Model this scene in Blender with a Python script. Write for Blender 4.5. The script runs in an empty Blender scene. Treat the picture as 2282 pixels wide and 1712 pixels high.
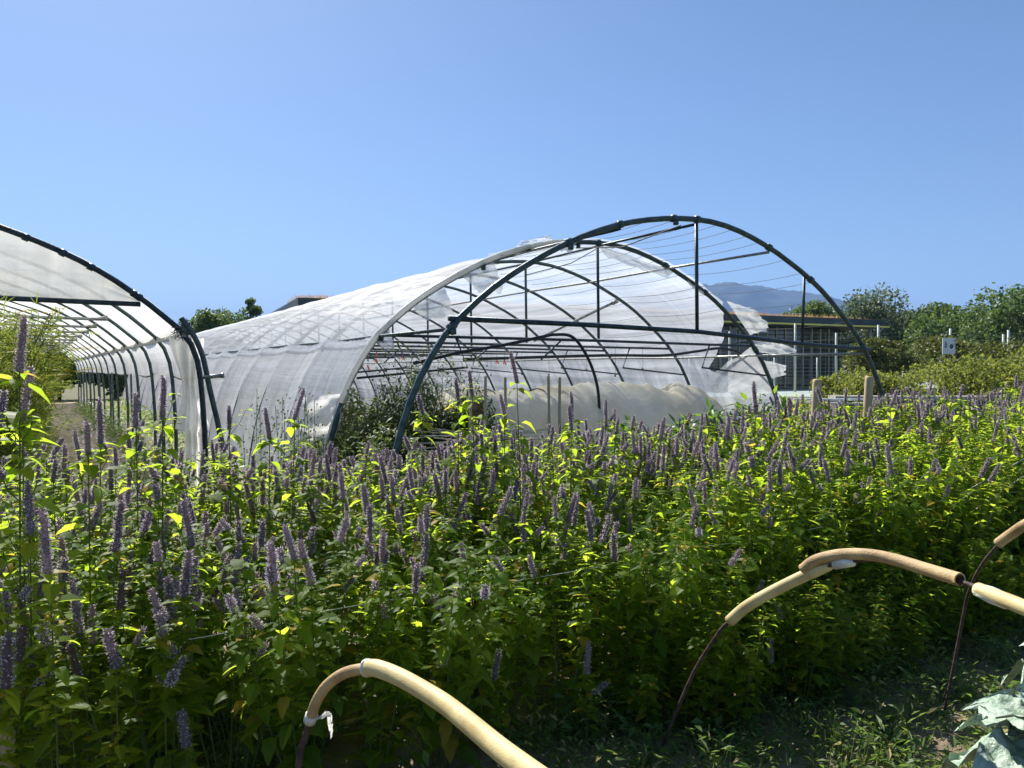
import bpy, math, random
from mathutils import Vector, Matrix, Quaternion, noise
R = math.radians
random.seed(7)
scene = bpy.context.scene
col = scene.collection

# ---------------------------------------------------------------- camera
CAM_H = 1.6
cam_d = bpy.data.cameras.new('camera')
cam = bpy.data.objects.new('camera', cam_d); col.objects.link(cam)
cam.location = (0, 0, CAM_H)
PITCH = math.atan(15 / 750.0)
cam.rotation_euler = (R(90) - PITCH, 0, 0)
cam_d.sensor_width = 36.0
cam_d.lens = 36.0 * 750.0 / 1024.0
cam_d.clip_start = 0.05
cam_d.clip_end = 30000
scene.camera = cam

# ---------------------------------------------------------------- light
SUN_AZ, SUN_EL = R(-31), R(47)          # azimuth from +Y, clockwise; the sun stands in front, to the left
world = bpy.data.worlds.new('World'); scene.world = world
world.use_nodes = True
wn = world.node_tree.nodes; wl = world.node_tree.links
bg = wn['Background']
sky = wn.new('ShaderNodeTexSky'); sky.sky_type = 'NISHITA'; sky.sun_disc = False
sky.sun_elevation = SUN_EL; sky.sun_rotation = SUN_AZ
sky.air_density = 1.0; sky.dust_density = 0.55; sky.ozone_density = 5.5; sky.altitude = 300
wl.new(sky.outputs[0], bg.inputs[0]); bg.inputs[1].default_value = 0.068
sun_d = bpy.data.lights.new('sun', 'SUN'); sun_d.energy = 5.0; sun_d.angle = R(0.5)
sun_d.color = (1.0, 0.955, 0.88)
sun = bpy.data.objects.new('sun', sun_d); col.objects.link(sun)
sdir = Vector((math.sin(SUN_AZ) * math.cos(SUN_EL), math.cos(SUN_AZ) * math.cos(SUN_EL), math.sin(SUN_EL)))
sun.rotation_euler = sdir.to_track_quat('Z', 'Y').to_euler()
vs = scene.view_settings
vs.view_transform = 'Standard'; vs.look = 'None'; vs.exposure = 0.95; vs.gamma = 1.0
scene.cycles.max_bounces = 10
scene.cycles.transparent_max_bounces = 16
scene.cycles.transmission_bounces = 6
scene.cycles.diffuse_bounces = 4
scene.cycles.use_denoising = True
scene.cycles.sample_clamp_indirect = 4.0

# ---------------------------------------------------------------- frames of reference
TH = math.atan(450 / 750.0)
EX, EY = -math.sin(TH), math.cos(TH)    # along the tunnels
WX, WY = math.cos(TH), math.sin(TH)     # across them
def W(w, e, z=0.0):
    return Vector((w * WX + e * EX, w * WY + e * EY, z))
E0 = 6.15; SP = 1.80                    # near hoop of the big tunnel and the hoop spacing

# ---------------------------------------------------------------- materials
def newmat(name):
    m = bpy.data.materials.new(name); m.use_nodes = True
    nt = m.node_tree
    return m, nt.nodes, nt.links, nt.nodes['Principled BSDF']
def setc(b, c, rough=0.7, metal=0.0, spec=0.4):
    b.inputs['Base Color'].default_value = (*c, 1); b.inputs['Roughness'].default_value = rough
    b.inputs['Metallic'].default_value = metal; b.inputs['Specular IOR Level'].default_value = spec
def noisy(name, c1, c2, scale=8, rough=0.7, metal=0.0, bump=0.0, bscale=None, detail=6, spec=0.4, stretch=None, coord='Object', contrast=(0.35, 0.65)):
    m, n, l, b = newmat(name); setc(b, c1, rough, metal, spec)
    tc = n.new('ShaderNodeTexCoord'); mp = n.new('ShaderNodeMapping')
    if stretch: mp.inputs['Scale'].default_value = stretch
    l.new(tc.outputs[coord], mp.inputs[0])
    nz = n.new('ShaderNodeTexNoise'); nz.inputs['Scale'].default_value = scale; nz.inputs['Detail'].default_value = detail
    l.new(mp.outputs[0], nz.inputs['Vector'])
    cr = n.new('ShaderNodeValToRGB'); e = cr.color_ramp.elements
    e[0].position = contrast[0]; e[1].position = contrast[1]; e[0].color = (*c1, 1); e[1].color = (*c2, 1)
    l.new(nz.outputs['Fac'], cr.inputs[0]); l.new(cr.outputs[0], b.inputs['Base Color'])
    if bump:
        n2 = n.new('ShaderNodeTexNoise'); n2.inputs['Scale'].default_value = bscale or scale * 3; n2.inputs['Detail'].default_value = 8
        l.new(mp.outputs[0], n2.inputs['Vector'])
        bp = n.new('ShaderNodeBump'); bp.inputs['Strength'].default_value = bump; bp.inputs['Distance'].default_value = 0.02
        l.new(n2.outputs['Fac'], bp.inputs['Height']); l.new(bp.outputs[0], b.inputs['Normal'])
    return m
def leafmat(name, c1, c2, t1, t2, trans=0.45, rough=0.45, yellow=None, ylim=0.95, spec=0.35):
    """leaf: diffuse front, light shining through; hue varies from leaf to leaf"""
    m, n, l, b = newmat(name); setc(b, c1, rough, 0, spec)
    g = n.new('ShaderNodeNewGeometry'); oi = n.new('ShaderNodeObjectInfo')
    ad = n.new('ShaderNodeMath'); ad.operation = 'ADD'
    l.new(g.outputs['Random Per Island'], ad.inputs[0]); l.new(oi.outputs['Random'], ad.inputs[1])
    fr = n.new('ShaderNodeMath'); fr.operation = 'FRACT'; l.new(ad.outputs[0], fr.inputs[0])
    def ramp(a, bb, yl):
        cr = n.new('ShaderNodeValToRGB'); e = cr.color_ramp.elements
        e[0].position = 0; e[0].color = (*a, 1); e[1].position = ylim - 0.02 if yl else 1; e[1].color = (*bb, 1)
        if yl:
            x = cr.color_ramp.elements.new(ylim); x.color = (*yl, 1)
        l.new(fr.outputs[0], cr.inputs[0]); return cr
    ca = ramp(c1, c2, yellow); cb = ramp(t1, t2, tuple(min(1, v * 1.6) for v in yellow) if yellow else None)
    tr = n.new('ShaderNodeBsdfTranslucent'); mx = n.new('ShaderNodeMixShader'); mx.inputs[0].default_value = trans
    l.new(ca.outputs[0], b.inputs['Base Color']); l.new(cb.outputs[0], tr.inputs[0])
    l.new(b.outputs[0], mx.inputs[1]); l.new(tr.outputs[0], mx.inputs[2])
    l.new(mx.outputs[0], n['Material Output'].inputs[0])
    return m
def filmmat(name, tint=(0.80, 0.84, 0.89), transp=0.30, transl=0.58, pleat=0.5, rough=0.36, gloss=0.06, sx=1.0, dirt=(0.70, 0.73, 0.77)):
    """weathered polyethylene sheet; UV.x runs along the tunnel, UV.y round the hoop, in metres"""
    m, n, l, b = newmat(name); n.remove(b)
    tc = n.new('ShaderNodeTexCoord')
    def nz(sc, scale, det=4, rough_=0.55):
        mp = n.new('ShaderNodeMapping'); mp.inputs['Scale'].default_value = sc; l.new(tc.outputs['UV'], mp.inputs[0])
        t = n.new('ShaderNodeTexNoise'); t.inputs['Scale'].default_value = scale; t.inputs['Detail'].default_value = det
        t.inputs['Roughness'].default_value = rough_
        l.new(mp.outputs[0], t.inputs['Vector']); return t
    pl = nz((11 * sx, 0.7, 1), 1.6, 5)       # pleats that run round the hoop
    lg = nz((0.25, 5, 1), 1.3, 5)            # creases that run along the tunnel
    bl = nz((1, 1, 1), 0.9, 6)               # dust and cloudiness
    a1 = n.new('ShaderNodeMath'); a1.operation = 'MULTIPLY_ADD'; a1.inputs[1].default_value = pleat
    l.new(pl.outputs['Fac'], a1.inputs[0]); 
    a2 = n.new('ShaderNodeMath'); a2.operation = 'MULTIPLY'; a2.inputs[1].default_value = 0.55
    l.new(lg.outputs['Fac'], a2.inputs[0]); l.new(a2.outputs[0], a1.inputs[2])
    bp = n.new('ShaderNodeBump'); bp.inputs['Strength'].default_value = 0.8; bp.inputs['Distance'].default_value = 0.035
    l.new(a1.outputs[0], bp.inputs['Height'])
    cr = n.new('ShaderNodeValToRGB'); e = cr.color_ramp.elements
    e[0].position = 0.32; e[0].color = (*dirt, 1); e[1].position = 0.6; e[1].color = (*tint, 1)
    l.new(bl.outputs['Fac'], cr.inputs[0])
    df = n.new('ShaderNodeBsdfDiffuse'); tl = n.new('ShaderNodeBsdfTranslucent')
    gl = n.new('ShaderNodeBsdfGlossy'); gl.inputs['Roughness'].default_value = rough
    tp = n.new('ShaderNodeBsdfTransparent'); tp.inputs[0].default_value = (0.95, 0.97, 0.97, 1)
    for s in (df, tl): l.new(cr.outputs[0], s.inputs[0])
    for s in (df, gl, tl): l.new(bp.outputs[0], s.inputs['Normal'])
    m1 = n.new('ShaderNodeMixShader'); m1.inputs[0].default_value = transl
    l.new(df.outputs[0], m1.inputs[1]); l.new(tl.outputs[0], m1.inputs[2])
    m2 = n.new('ShaderNodeMixShader'); m2.inputs[0].default_value = gloss
    l.new(m1.outputs[0], m2.inputs[1]); l.new(gl.outputs[0], m2.inputs[2])
    # creases gather the sheet: cloudier there, clearer between
    mr = n.new('ShaderNodeMapRange'); mr.inputs[1].default_value = 0.35; mr.inputs[2].default_value = 0.65
    mr.inputs[3].default_value = transp * 1.6; mr.inputs[4].default_value = transp * 0.5
    l.new(lg.outputs['Fac'], mr.inputs[0])
    m3 = n.new('ShaderNodeMixShader'); l.new(mr.outputs[0], m3.inputs[0])
    l.new(m2.outputs[0], m3.inputs[1]); l.new(tp.outputs[0], m3.inputs[2])
    l.new(m3.outputs[0], n['Material Output'].inputs[0])
    return m

M = {}
M['steel'] = noisy('weathered_green_steel', (0.035, 0.065, 0.068), (0.085, 0.12, 0.115), 14, 0.42, 0.35, 0.25, 60)
M['steel_dark'] = noisy('dark_steel', (0.02, 0.035, 0.045), (0.05, 0.075, 0.08), 14, 0.42, 0.35, 0.2, 60)
M['galv'] = noisy('galvanised_tube', (0.20, 0.22, 0.21), (0.34, 0.35, 0.33), 20, 0.38, 0.7, 0.2, 80)
M['black'] = noisy('black_pipe', (0.012, 0.014, 0.016), (0.03, 0.034, 0.036), 10, 0.4)
M['film'] = filmmat('tunnel_film')
M['film_side'] = filmmat('side_film', (0.90, 0.93, 0.97), 0.09, 0.66, 0.8, 0.36, 0.06, 1.6, dirt=(0.78, 0.81, 0.85))
M['film_old'] = filmmat('old_film', (0.94, 0.94, 0.92), 0.10, 0.74, 0.35, 0.35, 0.08, dirt=(0.76, 0.74, 0.68))
M['film_clear'] = filmmat('torn_film', (0.84, 0.86, 0.86), 0.30, 0.45, 0.6, 0.25, 0.16)
M['fleece'] = filmmat('fleece', (0.97, 0.93, 0.80), 0.03, 0.45, 0.5, 0.6, 0.02, dirt=(0.78, 0.69, 0.48))
M['mint_leaf'] = leafmat('mint_leaf', (0.052, 0.11, 0.013), (0.105, 0.178, 0.022), (0.36, 0.53, 0.025), (0.62, 0.75, 0.06), 0.66, 0.5, (0.40, 0.30, 0.04), 0.955, 0.25)
M['stem'] = leafmat('mint_stem', (0.08, 0.13, 0.03), (0.13, 0.15, 0.05), (0.18, 0.28, 0.04), (0.22, 0.30, 0.06), 0.15, 0.5)
M['calyx'] = leafmat('spike_body', (0.15, 0.12, 0.13), (0.26, 0.215, 0.22), (0.46, 0.38, 0.42), (0.78, 0.68, 0.70), 0.42, 0.65, spec=0.2)
M['petal'] = leafmat('spike_petals', (0.68, 0.57, 0.72), (0.86, 0.77, 0.82), (0.74, 0.62, 0.76), (0.93, 0.84, 0.86), 0.5, 0.6, spec=0.2)
M['calyx_dry'] = leafmat('dry_spike_body', (0.12, 0.085, 0.07), (0.22, 0.16, 0.13), (0.2, 0.14, 0.1), (0.3, 0.22, 0.18), 0.3, 0.7, spec=0.2)
M['weed'] = leafmat('weed_leaf', (0.05, 0.095, 0.02), (0.10, 0.16, 0.035), (0.20, 0.36, 0.04), (0.34, 0.48, 0.08), 0.38, 0.5, (0.35, 0.30, 0.12), 0.93)
M['bright'] = leafmat('bright_leaf', (0.05, 0.12, 0.015), (0.09, 0.17, 0.025), (0.22, 0.46, 0.02), (0.36, 0.56, 0.04), 0.42, 0.38)
M['fennel'] = leafmat('fennel_leaf', (0.10, 0.15, 0.025), (0.19, 0.22, 0.04), (0.24, 0.36, 0.05), (0.42, 0.45, 0.07), 0.4, 0.6)
M['umbel'] = leafmat('fennel_flower', (0.42, 0.36, 0.03), (0.55, 0.46, 0.05), (0.5, 0.42, 0.03), (0.6, 0.5, 0.05), 0.3, 0.7)
M['tomato'] = leafmat('tall_weed_leaf', (0.05, 0.08, 0.022), (0.11, 0.15, 0.045), (0.14, 0.24, 0.04), (0.28, 0.36, 0.08), 0.3, 0.5)
M['pear'] = leafmat('pear_leaf', (0.08, 0.115, 0.025), (0.17, 0.19, 0.05), (0.24, 0.30, 0.04), (0.46, 0.48, 0.09), 0.4, 0.5, spec=0.2)
M['tree'] = leafmat('tree_leaf', (0.05, 0.09, 0.028), (0.10, 0.15, 0.045), (0.12, 0.21, 0.04), (0.22, 0.32, 0.06), 0.34, 0.5)
M['tree_grey'] = leafmat('pale_tree_leaf', (0.08, 0.115, 0.06), (0.15, 0.19, 0.10), (0.15, 0.22, 0.09), (0.24, 0.3, 0.13), 0.3, 0.5)
M['tree_olive'] = leafmat('olive_tree_leaf', (0.08, 0.095, 0.02), (0.16, 0.16, 0.035), (0.14, 0.18, 0.03), (0.22, 0.24, 0.05), 0.3, 0.5)
M['cabbage'] = noisy('cabbage_leaf', (0.20, 0.30, 0.20), (0.40, 0.47, 0.38), 22, 0.5, 0, 0.6, 45, spec=0.45)
M['bark'] = noisy('bark', (0.07, 0.055, 0.04), (0.14, 0.11, 0.08), 6, 0.9, 0, 0.5)
M['soil'] = noisy('soil', (0.15, 0.115, 0.075), (0.28, 0.22, 0.15), 5, 0.95, 0, 0.9, 30, 10)
M['ground'] = noisy('rough_ground', (0.06, 0.075, 0.025), (0.16, 0.14, 0.07), 1.3, 0.95, 0, 0.8, 20, 10)
M['path'] = noisy('trodden_soil', (0.19, 0.155, 0.10), (0.30, 0.25, 0.17), 4, 0.95, 0, 0.7, 25, 10)
M['court'] = noisy('court_surface', (0.30, 0.36, 0.32), (0.36, 0.42, 0.38), 0.6, 0.8)
M['verge'] = noisy('dry_grass', (0.18, 0.19, 0.08), (0.30, 0.28, 0.13), 1.0, 0.9, 0, 0.5)
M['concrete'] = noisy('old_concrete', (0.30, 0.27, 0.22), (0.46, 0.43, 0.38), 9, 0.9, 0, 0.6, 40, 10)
M['concrete_shade'] = noisy('shaded_concrete', (0.07, 0.065, 0.06), (0.17, 0.155, 0.135), 5, 0.9, 0, 0.6, 40, 10)  # shade of the wall's face put into the concrete colour
M['wood'] = noisy('bare_wood', (0.42, 0.30, 0.17), (0.58, 0.44, 0.27), 5, 0.75, 0, 0.25, 30, 8, stretch=(8, 8, 0.6))
M['wood_grey'] = noisy('grey_wood', (0.36, 0.29, 0.19), (0.48, 0.40, 0.28), 5, 0.8, 0, 0.25, 30, 8, stretch=(8, 8, 0.6))
M['hose'] = noisy('yellow_hose', (0.38, 0.28, 0.11), (0.60, 0.49, 0.23), 11, 0.5, 0, 0.2, 300, 12, contrast=(0.28, 0.56))
M['hose_brown'] = noisy('brown_hose', (0.28, 0.17, 0.07), (0.50, 0.35, 0.17), 13, 0.6, 0, 0.3, 250, 12, contrast=(0.3, 0.6))
M['rod'] = noisy('rusty_rod', (0.045, 0.03, 0.025), (0.11, 0.07, 0.055), 30, 0.7, 0.2, 0.3)
M['tape'] = noisy('clear_tape', (0.60, 0.58, 0.52), (0.76, 0.75, 0.70), 25, 0.3, 0, 0.5, 60)
M['string'] = noisy('white_string', (0.62, 0.62, 0.52), (0.74, 0.74, 0.64), 20, 0.7)
M['wire'] = noisy('dull_wire', (0.06, 0.07, 0.075), (0.12, 0.13, 0.13), 10, 0.7, 0.0, spec=0.15)
M['wire_pale'] = noisy('pale_wire', (0.38, 0.40, 0.34), (0.5, 0.52, 0.45), 10, 0.5, 0.2)
M['clip'] = noisy('red_clip', (0.50, 0.07, 0.03), (0.62, 0.12, 0.05), 8, 0.5)
M['slate'] = noisy('dark_fascia', (0.035, 0.05, 0.06), (0.06, 0.08, 0.09), 1.0, 0.5)
M['soffit'] = noisy('soffit_boards', (0.07, 0.08, 0.085), (0.11, 0.12, 0.12), 1.0, 0.6)
M['yellow'] = noisy('yellow_trim', (0.60, 0.54, 0.12), (0.68, 0.62, 0.16), 1.0, 0.5)
M['mullion'] = noisy('pale_mullion', (0.42, 0.42, 0.26), (0.5, 0.5, 0.33), 2.0, 0.6)
M['slat'] = noisy('brown_slats', (0.05, 0.04, 0.035), (0.11, 0.085, 0.07), 2.0, 0.6)
M['drygrass'] = leafmat('dry_roof_grass', (0.42, 0.26, 0.12), (0.62, 0.42, 0.22), (0.45, 0.28, 0.12), (0.6, 0.4, 0.2), 0.35, 0.8)
M['post'] = noisy('pale_post', (0.42, 0.45, 0.38), (0.52, 0.55, 0.46), 4, 0.6)
M['white'] = noisy('white_panel', (0.62, 0.66, 0.68), (0.72, 0.75, 0.76), 3, 0.5)
M['grey_net'] = noisy('grey_net', (0.22, 0.25, 0.24), (0.30, 0.33, 0.31), 5, 0.8)
M['mountain'] = noisy('wooded_slope', (0.020, 0.035, 0.018), (0.05, 0.065, 0.035), 0.004, 0.95, 0, 0, detail=12)
M['straw'] = noisy('dry_stalks', (0.45, 0.40, 0.28), (0.6, 0.55, 0.42), 12, 0.8)
M['brick'] = noisy('clay_block', (0.34, 0.17, 0.09), (0.45, 0.25, 0.15), 12, 0.85)
M['bee'] = noisy('dark_fuzz', (0.008, 0.008, 0.008), (0.03, 0.025, 0.02), 90, 0.7)
g_, gn, gl_, gb = newmat('dark_glass'); setc(gb, (0.03, 0.04, 0.045), 0.08, 0, 0.8); M['glass'] = g_
gnz = gn.new('ShaderNodeTexNoise'); gnz.inputs['Scale'].default_value = 0.35
gtc = gn.new('ShaderNodeTexCoord'); gl_.new(gtc.outputs['Object'], gnz.inputs['Vector'])
gr = gn.new('ShaderNodeValToRGB'); gr.color_ramp.elements[0].color = (0.02, 0.022, 0.022, 1); gr.color_ramp.elements[1].color = (0.07, 0.07, 0.07, 1)
gl_.new(gnz.outputs['Fac'], gr.inputs[0]); gl_.new(gr.outputs[0], gb.inputs['Base Color'])

# ---------------------------------------------------------------- mesh helpers
class MB:
    def __init__(s): s.v = []; s.f = []; s.m = []; s.uv = []
    def add(s, vs_, fs, mi=0, uvs=None):
        b = len(s.v); s.v += [tuple(v) for v in vs_]
        for f in fs: s.f.append(tuple(i + b for i in f)); s.m.append(mi)
        if uvs is not None: s.uv += uvs
    def tube(s, path, r, n=8, mi=0, cap=True):
        path = [Vector(p) for p in path]; rr = list(r) if isinstance(r, (list, tuple)) else [r] * len(path)
        rr += [rr[-1]] * (len(path) - len(rr))
        vs_, fs = [], []
        t0 = (path[1] - path[0]).normalized()
        nrm = t0.orthogonal().normalized()
        for i, p in enumerate(path):
            t = (path[min(i + 1, len(path) - 1)] - path[max(i - 1, 0)])
            if t.length < 1e-9: t = t0
            t = t.normalized(); nrm = (nrm - t * nrm.dot(t))
            nrm = nrm.normalized() if nrm.length > 1e-6 else t.orthogonal().normalized()
            bn = t.cross(nrm)
            for k in range(n):
                a = 2 * math.pi * k / n
                vs_.append(p + (nrm * math.cos(a) + bn * math.sin(a)) * rr[i])
        for i in range(len(path) - 1):
            for k in range(n):
                fs.append((i * n + k, i * n + (k + 1) % n, (i + 1) * n + (k + 1) % n, (i + 1) * n + k))
        if cap:
            fs.append(tuple(range(n - 1, -1, -1))); fs.append(tuple((len(path) - 1) * n + k for k in range(n)))
        s.add(vs_, fs, mi)
    def box(s, c, size, axes=None, mi=0):
        ax = axes or (Vector((1, 0, 0)), Vector((0, 1, 0)), Vector((0, 0, 1)))
        c = Vector(c); vs_ = []
        for i in (-.5, .5):
            for j in (-.5, .5):
                for k in (-.5, .5):
                    vs_.append(c + ax[0] * (i * size[0]) + ax[1] * (j * size[1]) + ax[2] * (k * size[2]))
        s.add(vs_, [(0, 1, 3, 2), (4, 6, 7, 5), (0, 4, 5, 1), (2, 3, 7, 6), (0, 2, 6, 4), (1, 5, 7, 3)], mi)
    def bar(s, a, b, wd, ht, mi=0):
        a = Vector(a); b = Vector(b); d = (b - a); L = d.length; d.normalize()
        up = Vector((0, 0, 1)) if abs(d.z) < .95 else Vector((0, 1, 0))
        sd = d.cross(up).normalized(); u2 = sd.cross(d)
        s.box((a + b) / 2, (L, wd, ht), (d, sd, u2), mi)
    def quad(s, c, a, b, mi=0):
        s.add([c - a - b, c + a - b, c + a + b, c - a + b], [(0, 1, 2, 3)], mi)
    def mesh(s, name, mats, smooth=False):
        me = bpy.data.meshes.new(name); me.from_pydata(s.v, [], s.f)
        for m in mats: me.materials.append(m)
        if len(mats) > 1: me.polygons.foreach_set('material_index', s.m)
        if smooth: me.polygons.foreach_set('use_smooth', [True] * len(me.polygons))
        if s.uv:
            ul = me.uv_layers.new(name='UVMap'); flat = []
            for f in s.f:
                for i in f: flat += s.uv[i]
            ul.data.foreach_set('uv', flat)
        me.update(); return me
    def build(s, name, mats, parent=None, smooth=False, loc=None):
        if not isinstance(mats, (list, tuple)): mats = [mats]
        me = s.mesh(name, mats, smooth)
        o = bpy.data.objects.new(name, me); col.objects.link(o)
        if parent is not None:
            o.parent = parent
            me.transform(Matrix.Translation(-parent.matrix_basis.translation))
        elif loc is not None:
            me.transform(Matrix.Translation(-Vector(loc))); o.location = loc
        return o
def tag(o, label, cat, group=None, kind=None):
    if label: o['label'] = label
    if cat: o['category'] = cat
    if group: o['group'] = group
    if kind: o['kind'] = kind
    return o
def empty(name, loc, label, cat, group=None):
    o = bpy.data.objects.new(name, None); col.objects.link(o); o.location = loc; o.empty_display_size = 0.1
    return tag(o, label, cat, group)
def struct(o):
    o['kind'] = 'structure'; return o
def crom(pts, n=6):
    """smooth curve through the points"""
    P = [Vector(p) for p in pts]; P = [2 * P[0] - P[1]] + P + [2 * P[-1] - P[-2]]; out = []
    for i in range(1, len(P) - 2):
        for k in range(n):
            t = k / n
            out.append(0.5 * ((2 * P[i]) + (P[i + 1] - P[i - 1]) * t + (2 * P[i - 1] - 5 * P[i] + 4 * P[i + 1] - P[i + 2]) * t * t
                              + (3 * P[i] - P[i - 1] - 3 * P[i + 1] + P[i + 2]) * t ** 3))
    out.append(P[-2]); return out
def nz3(x, y, z=0.0): return noise.noise(Vector((x, y, z)))
def rv(s=1.0): return Vector((random.uniform(-s, s), random.uniform(-s, s), random.uniform(-s, s)))
def rdir():
    while True:
        v = rv()
        if 0.05 < v.length < 1: return v.normalized()

# ---------------------------------------------------------------- ground, paths
mb = MB(); mb.box((0, 3000, -0.5), (24000, 24000, 1.0)); struct(mb.build('ground', M['ground']))
def sheet(name, pts, z, mat):
    m = MB(); m.add([Vector((p[0], p[1], z)) for p in pts], [tuple(range(len(pts)))]); return struct(m.build(name, mat))
def grid_sheet(name, w0, w1, e0, e1, z, mat, nw, ne, amp=0.03, fr=2.0):
    m = MB(); vs_ = []; fs = []
    for i in range(nw + 1):
        for j in range(ne + 1):
            w = w0 + (w1 - w0) * i / nw; e = e0 + (e1 - e0) * j / ne
            edge = min(i, nw - i, j, ne - j) / 3.0
            h = z + amp * min(1, edge) * max(0, 0.5 + nz3(w * fr, e * fr) + 0.5 * nz3(w * fr * 4, e * fr * 4, 3) + .3 * nz3(w * fr * 12, e * fr * 12, 9))
            vs_.append(W(w, e, h))
    for i in range(nw):
        for j in range(ne):
            a = i * (ne + 1) + j; fs.append((a, a + ne + 1, a + ne + 2, a + 1))
    m.add(vs_, fs); return struct(m.build(name, mat, smooth=True))
grid_sheet('bed_soil', -2.5, 12, 0.2, 5.4, 0.004, M['soil'], 180, 80, 0.04, 3)
grid_sheet('tunnel_soil', -6, 11, 5.4, 42, 0.004, M['path'], 80, 120, 0.03, 1.5)
sheet('court', [(4, 43), (70, 43), (70, 58), (4, 58)], 0.012, M['court'])
sheet('grass_verge', [(2, 58.2), (80, 58.2), (80, 66), (2, 66)], 0.008, M['verge'])

# mountain, kilometres away, behind the air
mb = MB(); vs_ = []; fs = []
prof = [(-400, 60), (0, 200), (400, 330), (800, 470), (1100, 560), (1250, 590), (1330, 560), (1480, 568), (1750, 545), (2000, 520), (2160, 470), (2300, 400), (2450, 330), (2800, 220), (3400, 110), (4200, 40)]
def ph(x):
    for (a, ha), (b, hb) in zip(prof, prof[1:]):
        if a <= x <= b: return ha + (hb - ha) * (x - a) / (b - a)
    return 20
NX, NY = 150, 40
for i in range(NX + 1):
    x = -400 + 4600 * i / NX
    for j in range(NY + 1):
        t = j / NY; y = 4000 + 1800 * t
        s_ = math.sin(min(1, t * 1.6) * math.pi / 2) if t < .65 else 1 - (t - .65) * 1.2
        h = ph(x) * s_ * 0.985 + (nz3(x / 260, y / 260) * 55 + nz3(x / 90, y / 90) * 22 + nz3(x / 30, y / 30) * 9) * min(1, t * 2.5)
        vs_.append((x, y, max(-1, h) - 6 * (t == 0)))
for i in range(NX):
    for j in range(NY):
        a = i * (NY + 1) + j; fs.append((a, a + NY + 1, a + NY + 2, a + 1))
mb.add(vs_, fs); struct(mb.build('mountain', M['mountain'], smooth=True))

# ---------------------------------------------------------------- big polytunnel
PROF = [(2.36, -0.05), (2.40, 0.35), (2.47, 0.75), (2.58, 1.15), (2.69, 1.43), (2.80, 1.64), (2.93, 1.84), (3.05, 1.99), (3.30, 2.22),
        (3.56, 2.42), (3.85, 2.60), (4.20, 2.79), (4.60, 2.97), (5.05, 3.12), (5.55, 3.22), (6.08, 3.27), (6.50, 3.25), (6.87, 3.18), (7.30, 3.05),
        (7.62, 2.92), (7.97, 2.76), (8.32, 2.56), (8.62, 2.34), (8.90, 2.12), (9.11, 1.91), (9.30, 1.68), (9.46, 1.42), (9.62, 1.12), (9.75, 0.8), (9.83, 0.4), (9.88, -0.05)]
def resample(prof, n):
    pts = crom([(p[0], p[1], 0) for p in prof], 6); L = [0]
    for a, b in zip(pts, pts[1:]): L.append(L[-1] + (b - a).length)
    out = []; j = 0
    for i in range(n + 1):
        s = L[-1] * i / n
        while j < len(L) - 2 and L[j + 1] < s: j += 1
        t = (s - L[j]) / max(1e-9, L[j + 1] - L[j]); p = pts[j].lerp(pts[j + 1], t); out.append((p.x, p.y))
    return out, L[-1]
P120, ARC = resample(PROF, 120)
def at_w(w, prof=P120):
    for a, b in zip(prof, prof[1:]):
        if a[0] <= w <= b[0]: return a[1] + (b[1] - a[1]) * (w - a[0]) / max(1e-9, b[0] - a[0])
    return 0
NH = 19
big = empty('polytunnel', W(6.1, E0, 0), 'large arched polytunnel with torn white film and a bare green hoop in front', 'polytunnel')
def hoop_path(e, prof, dz=0, wob=0): return [W(w, e + wob * nz3(w * .7, e), z + dz) for w, z in prof]
P48, _ = resample(PROF, 48)
for k in range(NH):
    e = E0 + SP * k; m = MB()
    r = 0.031 if k < 2 else 0.026
    m.tube(hoop_path(e, P48, 0 if k < 2 else -0.03), r, 10)
    if k < 2:                                        # sleeves and clamp collars on the near hoops
        for w in (3.05, 4.35, 5.0, 5.75, 6.1, 7.28, 8.05, 9.12):
            z = at_w(w); z2 = at_w(w + .05); m.tube([W(w - .028, e, z - (z2 - z) * .5), W(w + .028, e, z + (z2 - z) * .5)], 0.042, 10)
        for w in (3.05, 5.75, 4.35):
            m.box(W(w, e - .035, at_w(w) - .05), (.05, .06, .05))
    m.build('hoop', M['steel'] if k != 1 else M['steel'], big, True)
    # tie bar
    m = MB()
    if k == 0: m.tube([W(3.02, e, 2.06), W(4.5, e, 2.05), W(6.1, e, 2.02), W(7.9, e, 1.91), W(9.12, e, 1.865), W(9.30, e, 1.86)], 0.026, 8)
    else: m.tube([W(3.05, e, 1.98), W(6.1, e, 1.965 + .01 * (k % 2)), W(9.05, e, 1.95)], 0.019, 8)
    m.build('tie_bar', M['steel_dark'], big, True)
    m = MB(); m.tube([W(6.09, e, 3.22), W(6.11, e, 2.0)], 0.019 if k else 0.021, 8)
    m.build('king_post', M['steel_dark'], big, True)
    m = MB()
    if k == 0: m.tube([W(7.93, e, 2.74), W(7.90, e, 1.92)], 0.019, 8)
    elif k < 9:
        m.tube([W(8.15, e, 1.96), W(8.0, e, 1.62), W(9.35, e, 1.50)], 0.014, 6)
        m.build('brace', M['steel_dark'], big, True); m = MB()
        m.tube([W(4.0, e, 1.96), W(4.15, e, 1.62), W(2.78, e, 1.5)], 0.014, 6)
        m.build('brace', M['steel_dark'], big, True); m = MB()
        m.tube([W(5.5, e, 1.96), W(5.2, e, 1.72)], 0.012, 6)
    if m.v: m.build('brace', M['steel_dark'], big, True)
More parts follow.
